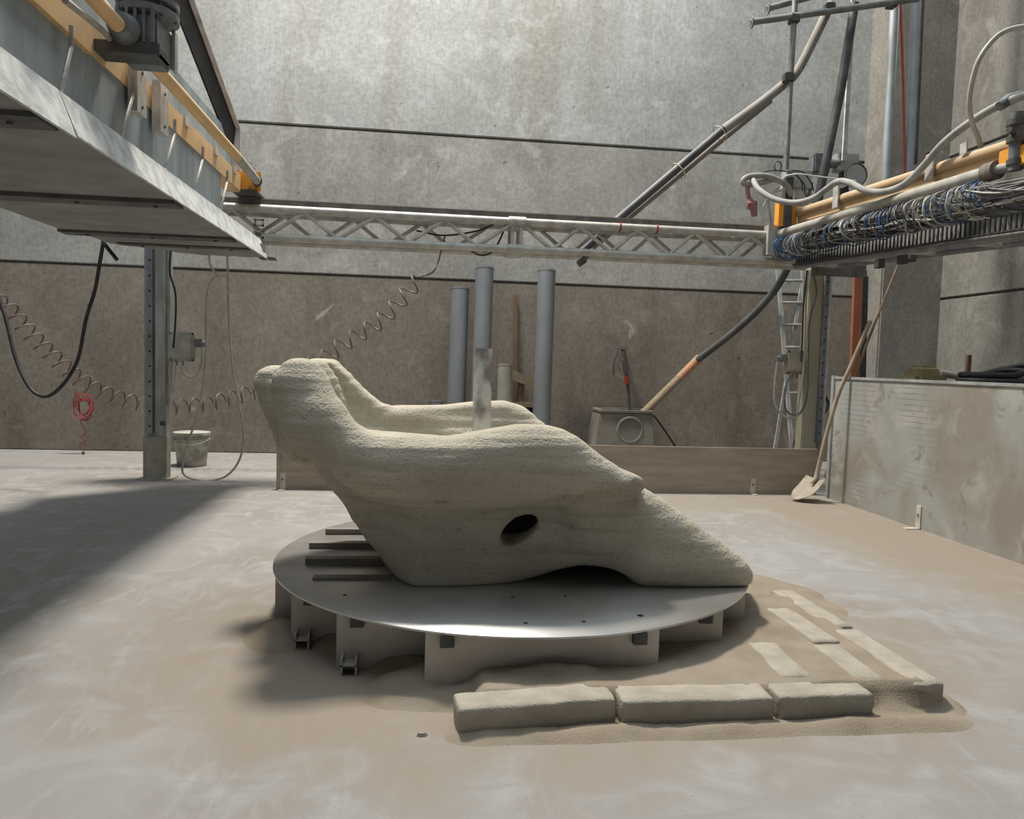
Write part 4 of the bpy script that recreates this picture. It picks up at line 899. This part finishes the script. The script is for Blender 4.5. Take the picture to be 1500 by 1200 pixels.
a = lin(tA, tB, 5.3); MB().span(a+V([-.06, -.05, .03]), a+V([-.05, .02, .11])).build('hanger_plate', 'alu_plate', ph, smooth=0)
MB().tube([Py(1487, 250, 4.75), Py(1490, 165, 4.75)], .042, 14).build('valve_pipe', 'gear_grey', ph)
for zz in (180, 205, 238): a = Py(1489, zz, 4.75); MB().tube([a-V([0, 0, .018]), a+V([0, 0, .018])], .062, 10).build('valve_collar', 'dark_metal', ph)
MB().tube([Py(1487, 196, 4.75), Py(1478, 190, 4.7)], .02, 8).build('valve_stem', 'dark_metal', ph)
for q in ((1288, 388), (1322, 382), (1334, 379)):
    a = Py(*q, 6.3); MB().span(a-V([.03, .04, .03]), a+V([.03, .04, .05])).build('lower_clip', 'dark_metal', ph, bevel=.005)
MB().span(Py(1195, 402, 7.8), Py(1262, 384, 7.9)).build('under_bracket', 'rail_dark', ph, smooth=0)
# hoses on the print head
cable([(1146, 266), (1124, 258), (1100, 258), (1089, 264), (1094, 271), (1115, 268), (1135, 263), (1152, 272), (1160, 287)], (7.7, 7.75), .030, 'hose_grey', 'thick pale hose end curled in a loop above the rail truss end', 8, 12, 'ribbed_hose', 'hose')
cable([(1102, 262), (1112, 278), (1135, 292), (1165, 297), (1192, 290), (1212, 276), (1228, 266), (1245, 268), (1268, 279), (1295, 281), (1325, 270), (1352, 244), (1382, 210), (1420, 180), (1460, 156), (1500, 140), (1560, 120)], (7.72, 4.7), .029, 'hose_grey', 'thick pale hose snaking along the top of the print head', 8, 12, 'ribbed_hose', 'hose')
hj = thing('hose_coupling', 'dark taped coupling on the thick pale hose near the valve', 'coupling', Py(1480, 150, 4.95))
MB().tube(pxl([(1464, 156), (1478, 146), (1494, 140)], 5.0), [.034, .042, .034], 12).build('sleeve', 'gear_grey', hj)
cable([(1520, 40), (1492, 40), (1462, 52), (1436, 84), (1424, 120), (1420, 155), (1425, 182), (1434, 205), (1438, 222)], (4.9, 5.3), .018, 'line_white', 'cream white hose arching high above the print head', 8, 10, 'white_hose', 'hose')
cable([(1150, 258), (1170, 255), (1210, 260), (1255, 265)], (7.7, 7.3), .007, 'line_white', 'thin white cord stretched above the thick pale hose', 4, 6, 'cord', 'cord')
cable([(1136, 252), (1134, 242), (1138, 236), (1144, 240), (1143, 252)], 7.75, .010, 'line_grey', 'small upright wire loop beside the hose end', 6, 6, 'wire_loop', 'wire')
for pts, lab in (([(1165, 255), (1178, 270), (1180, 285), (1196, 300)], 'dark thin wire drooping over the print head end, the outer one'), ([(1160, 250), (1176, 252), (1188, 268), (1192, 280)], 'dark thin wire drooping over the print head end, the inner one'), ([(1108, 258), (1128, 250), (1155, 252), (1172, 262), (1176, 280)], 'dark thin wire arching over the curled hose loop')):
    cable(pts, 7.72, .007, 'line_black', lab, 6, 6, 'wire', 'wire')
cable([(1140, 275), (1125, 290), (1118, 303), (1128, 285), (1150, 278)], 7.74, .008, 'line_white', 'pale thin cord loop hanging beside the red plug', 6, 6, 'cord', 'cord')
clb = thing('cable_clamp', 'cluttered grey metal clamp block at the end of the print head', 'clamp', Py(1165, 275, 7.85))
MB().span(Py(1152, 275, 7.8), Py(1180, 255, 7.95)).build('block', 'galv', clb, bevel=.01); MB().span(Py(1168, 300, 7.82), Py(1180, 270, 7.9)).build('plate', 'alu_plate', clb, smooth=0); MB().tube([Py(1183, 295, 7.8), Py(1189, 268, 7.85)], .02, 8).build('spindle', 'dark_metal', clb); MB().tube([Py(1130, 330, 7.85), Py(1124, 293, 7.8)], .02, 8).build('stay', 'galv', clb)
pgl = thing('red_plug', 'dusty red-brown plug dangling from the curled hose loop', 'plug', Py(1102, 318, 7.72))
MB().tube(spline(pxl([(1097, 268), (1095, 280), (1098, 295)], 7.72), 5), .024, 8).build('cord', 'plug_red', pgl)
MB().tube(pxl([(1098, 292), (1100, 302), (1104, 306), (1105, 317)], 7.72), [.030, .052, .040, .030], 12).build('body', 'plug_red', pgl); MB().tube(pxl([(1094, 300), (1108, 298)], 7.70), .030, 10).build('cap', 'plug_red', pgl)

# ================================================================== BEHIND THE RIGHT POST
ld = thing('ladder', 'dusty metal ladder leaning at the back wall beside the cream post', 'ladder', Py(1155, 660, 9.0))
a0, a1 = Py(1139, 392, 9.3), Py(1160, 655, 8.75); b0, b1 = Py(1176, 392, 9.3), Py(1184, 655, 8.75)
def toz0(a, c): s = a[2]/(a[2]-c[2]); return a+(c-a)*s
a1 = toz0(a0, a1); b1 = toz0(b0, b1)
MB().beam(a1, a0, .05, .03, (0, 1, 0)).build('rail', 'galv', ld, smooth=0); MB().beam(b1, b0, .05, .03, (0, 1, 0)).build('rail', 'galv', ld, smooth=0)
for k in range(9):
    t = (k+.6)/9.2; MB().tube([a0+(a1-a0)*t, b0+(b1-b0)*t], .018, 8).build('rung', 'galv', ld)
a = Py(1138, 640, 8.9); c = Py(1175, 415, 9.25); a = toz0(c, a); MB().beam(a, c, .04, .025, (0, 1, 0)).build('stay', 'galv', ld, smooth=0)
for pts, lab, mm, r in (([(1184, 396), (1181, 440), (1180, 480), (1177, 540), (1170, 590), (1165, 622), (1160, 655), (1156, 690)], 'pale cable running down beside the cream post to the floor', 'cable_light', .011),
        ([(1190, 396), (1196, 430), (1186, 470), (1184, 530), (1182, 580), (1172, 605), (1156, 606), (1149, 590), (1153, 560), (1160, 548)], 'dark cable looping under the cream junction box', 'line_grey', .010),
        ([(1139, 530), (1135, 560), (1135, 590), (1146, 608), (1162, 613), (1172, 606)], 'pale cable hanging in a wide curve from the cream box plug', 'cable_light', .012),
        ([(1182, 396), (1177, 450), (1175, 500), (1173, 530)], 'thin black cable dropping onto the cream junction box', 'line_black', .009)):
    cable(pts, 7.94, r, mm, lab, 6, 7)
cable([(1206, 575), (1213, 592), (1206, 608), (1190, 630), (1165, 645), (1155, 670), (1140, 699)], 8.6, .018, 'cable_black', 'black cable passing low behind the cream post', 6, 7)
a = Py(1257, 400, 8.9); c = toz0(a, Py(1251, 560, 8.8)); 
tag(MB().beam(c, a, .115, .05, (0, 1, 0)).build('rust_plank', 'rust_plank', bevel=.004), 'rust-red plank standing upright beside the pillar behind the metal sheet', 'plank')
a = Py(1266, 405, 9.05); c = toz0(a, Py(1262, 560, 8.95))
tag(MB().beam(c, a, .09, .05, (0, 1, 0)).build('dark_plank', 'cable_black', bevel=.004), 'dark plank standing right behind the rust-red plank', 'plank')
# behind the metal sheet
p = Py(1352, 552, 6.6)
cn = thing('canister', 'dusty yellow-beige plastic canister behind the metal sheet', 'canister', (p[0], 6.6, 0))
MB().span((p[0]-.16, 6.45, -.002), (p[0]+.16, 6.75, 1.335)).build('body', 'yellow_plastic', cn, bevel=.04, seg=4); MB().span((p[0]-.11, 6.5, 1.30), (p[0]+.11, 6.7, 1.39)).build('shoulder', 'yellow_plastic', cn, bevel=.03, seg=3)
p2 = Py(1398, 556, 6.3); MB().tube([(p[0]+.10, 6.5, 1.325), (p[0]+.26, 6.45, 1.30)], .035, 12).build('spout', 'manifold', cn)
st = thing('hose_stack', 'coil of thick black hose resting on a wooden crate behind the metal sheet', 'hose', (5.0, 5.75, 0))
hc_ = Py(1465, 556, 5.75)
MB().span((hc_[0]-.40, 5.45, -.002), (hc_[0]+.5, 6.15, 1.13)).build('crate', 'timber_pale', st, smooth=0)
for k in range(4):
    MB().tube([V([hc_[0]+.02*k+(.30-.012*k)*math.cos(t), 5.80+.02*k+.26*math.sin(t), 1.165+.05*k+.10*max(0, math.sin(t+.6*k))]) for t in np.linspace(0, 2*math.pi, 33)[:-1]], .027, 10, closed=True).build('loop', 'cable_black', st)
a = Py(1421, 520, 6.5); tag(MB().span((a[0]-.02, 6.5, -.002), (a[0]+.02, 6.53, a[2])).build('timber_stick', 'timber', smooth=0), 'short upright wooden stick between the canister and the black hose', 'stick')
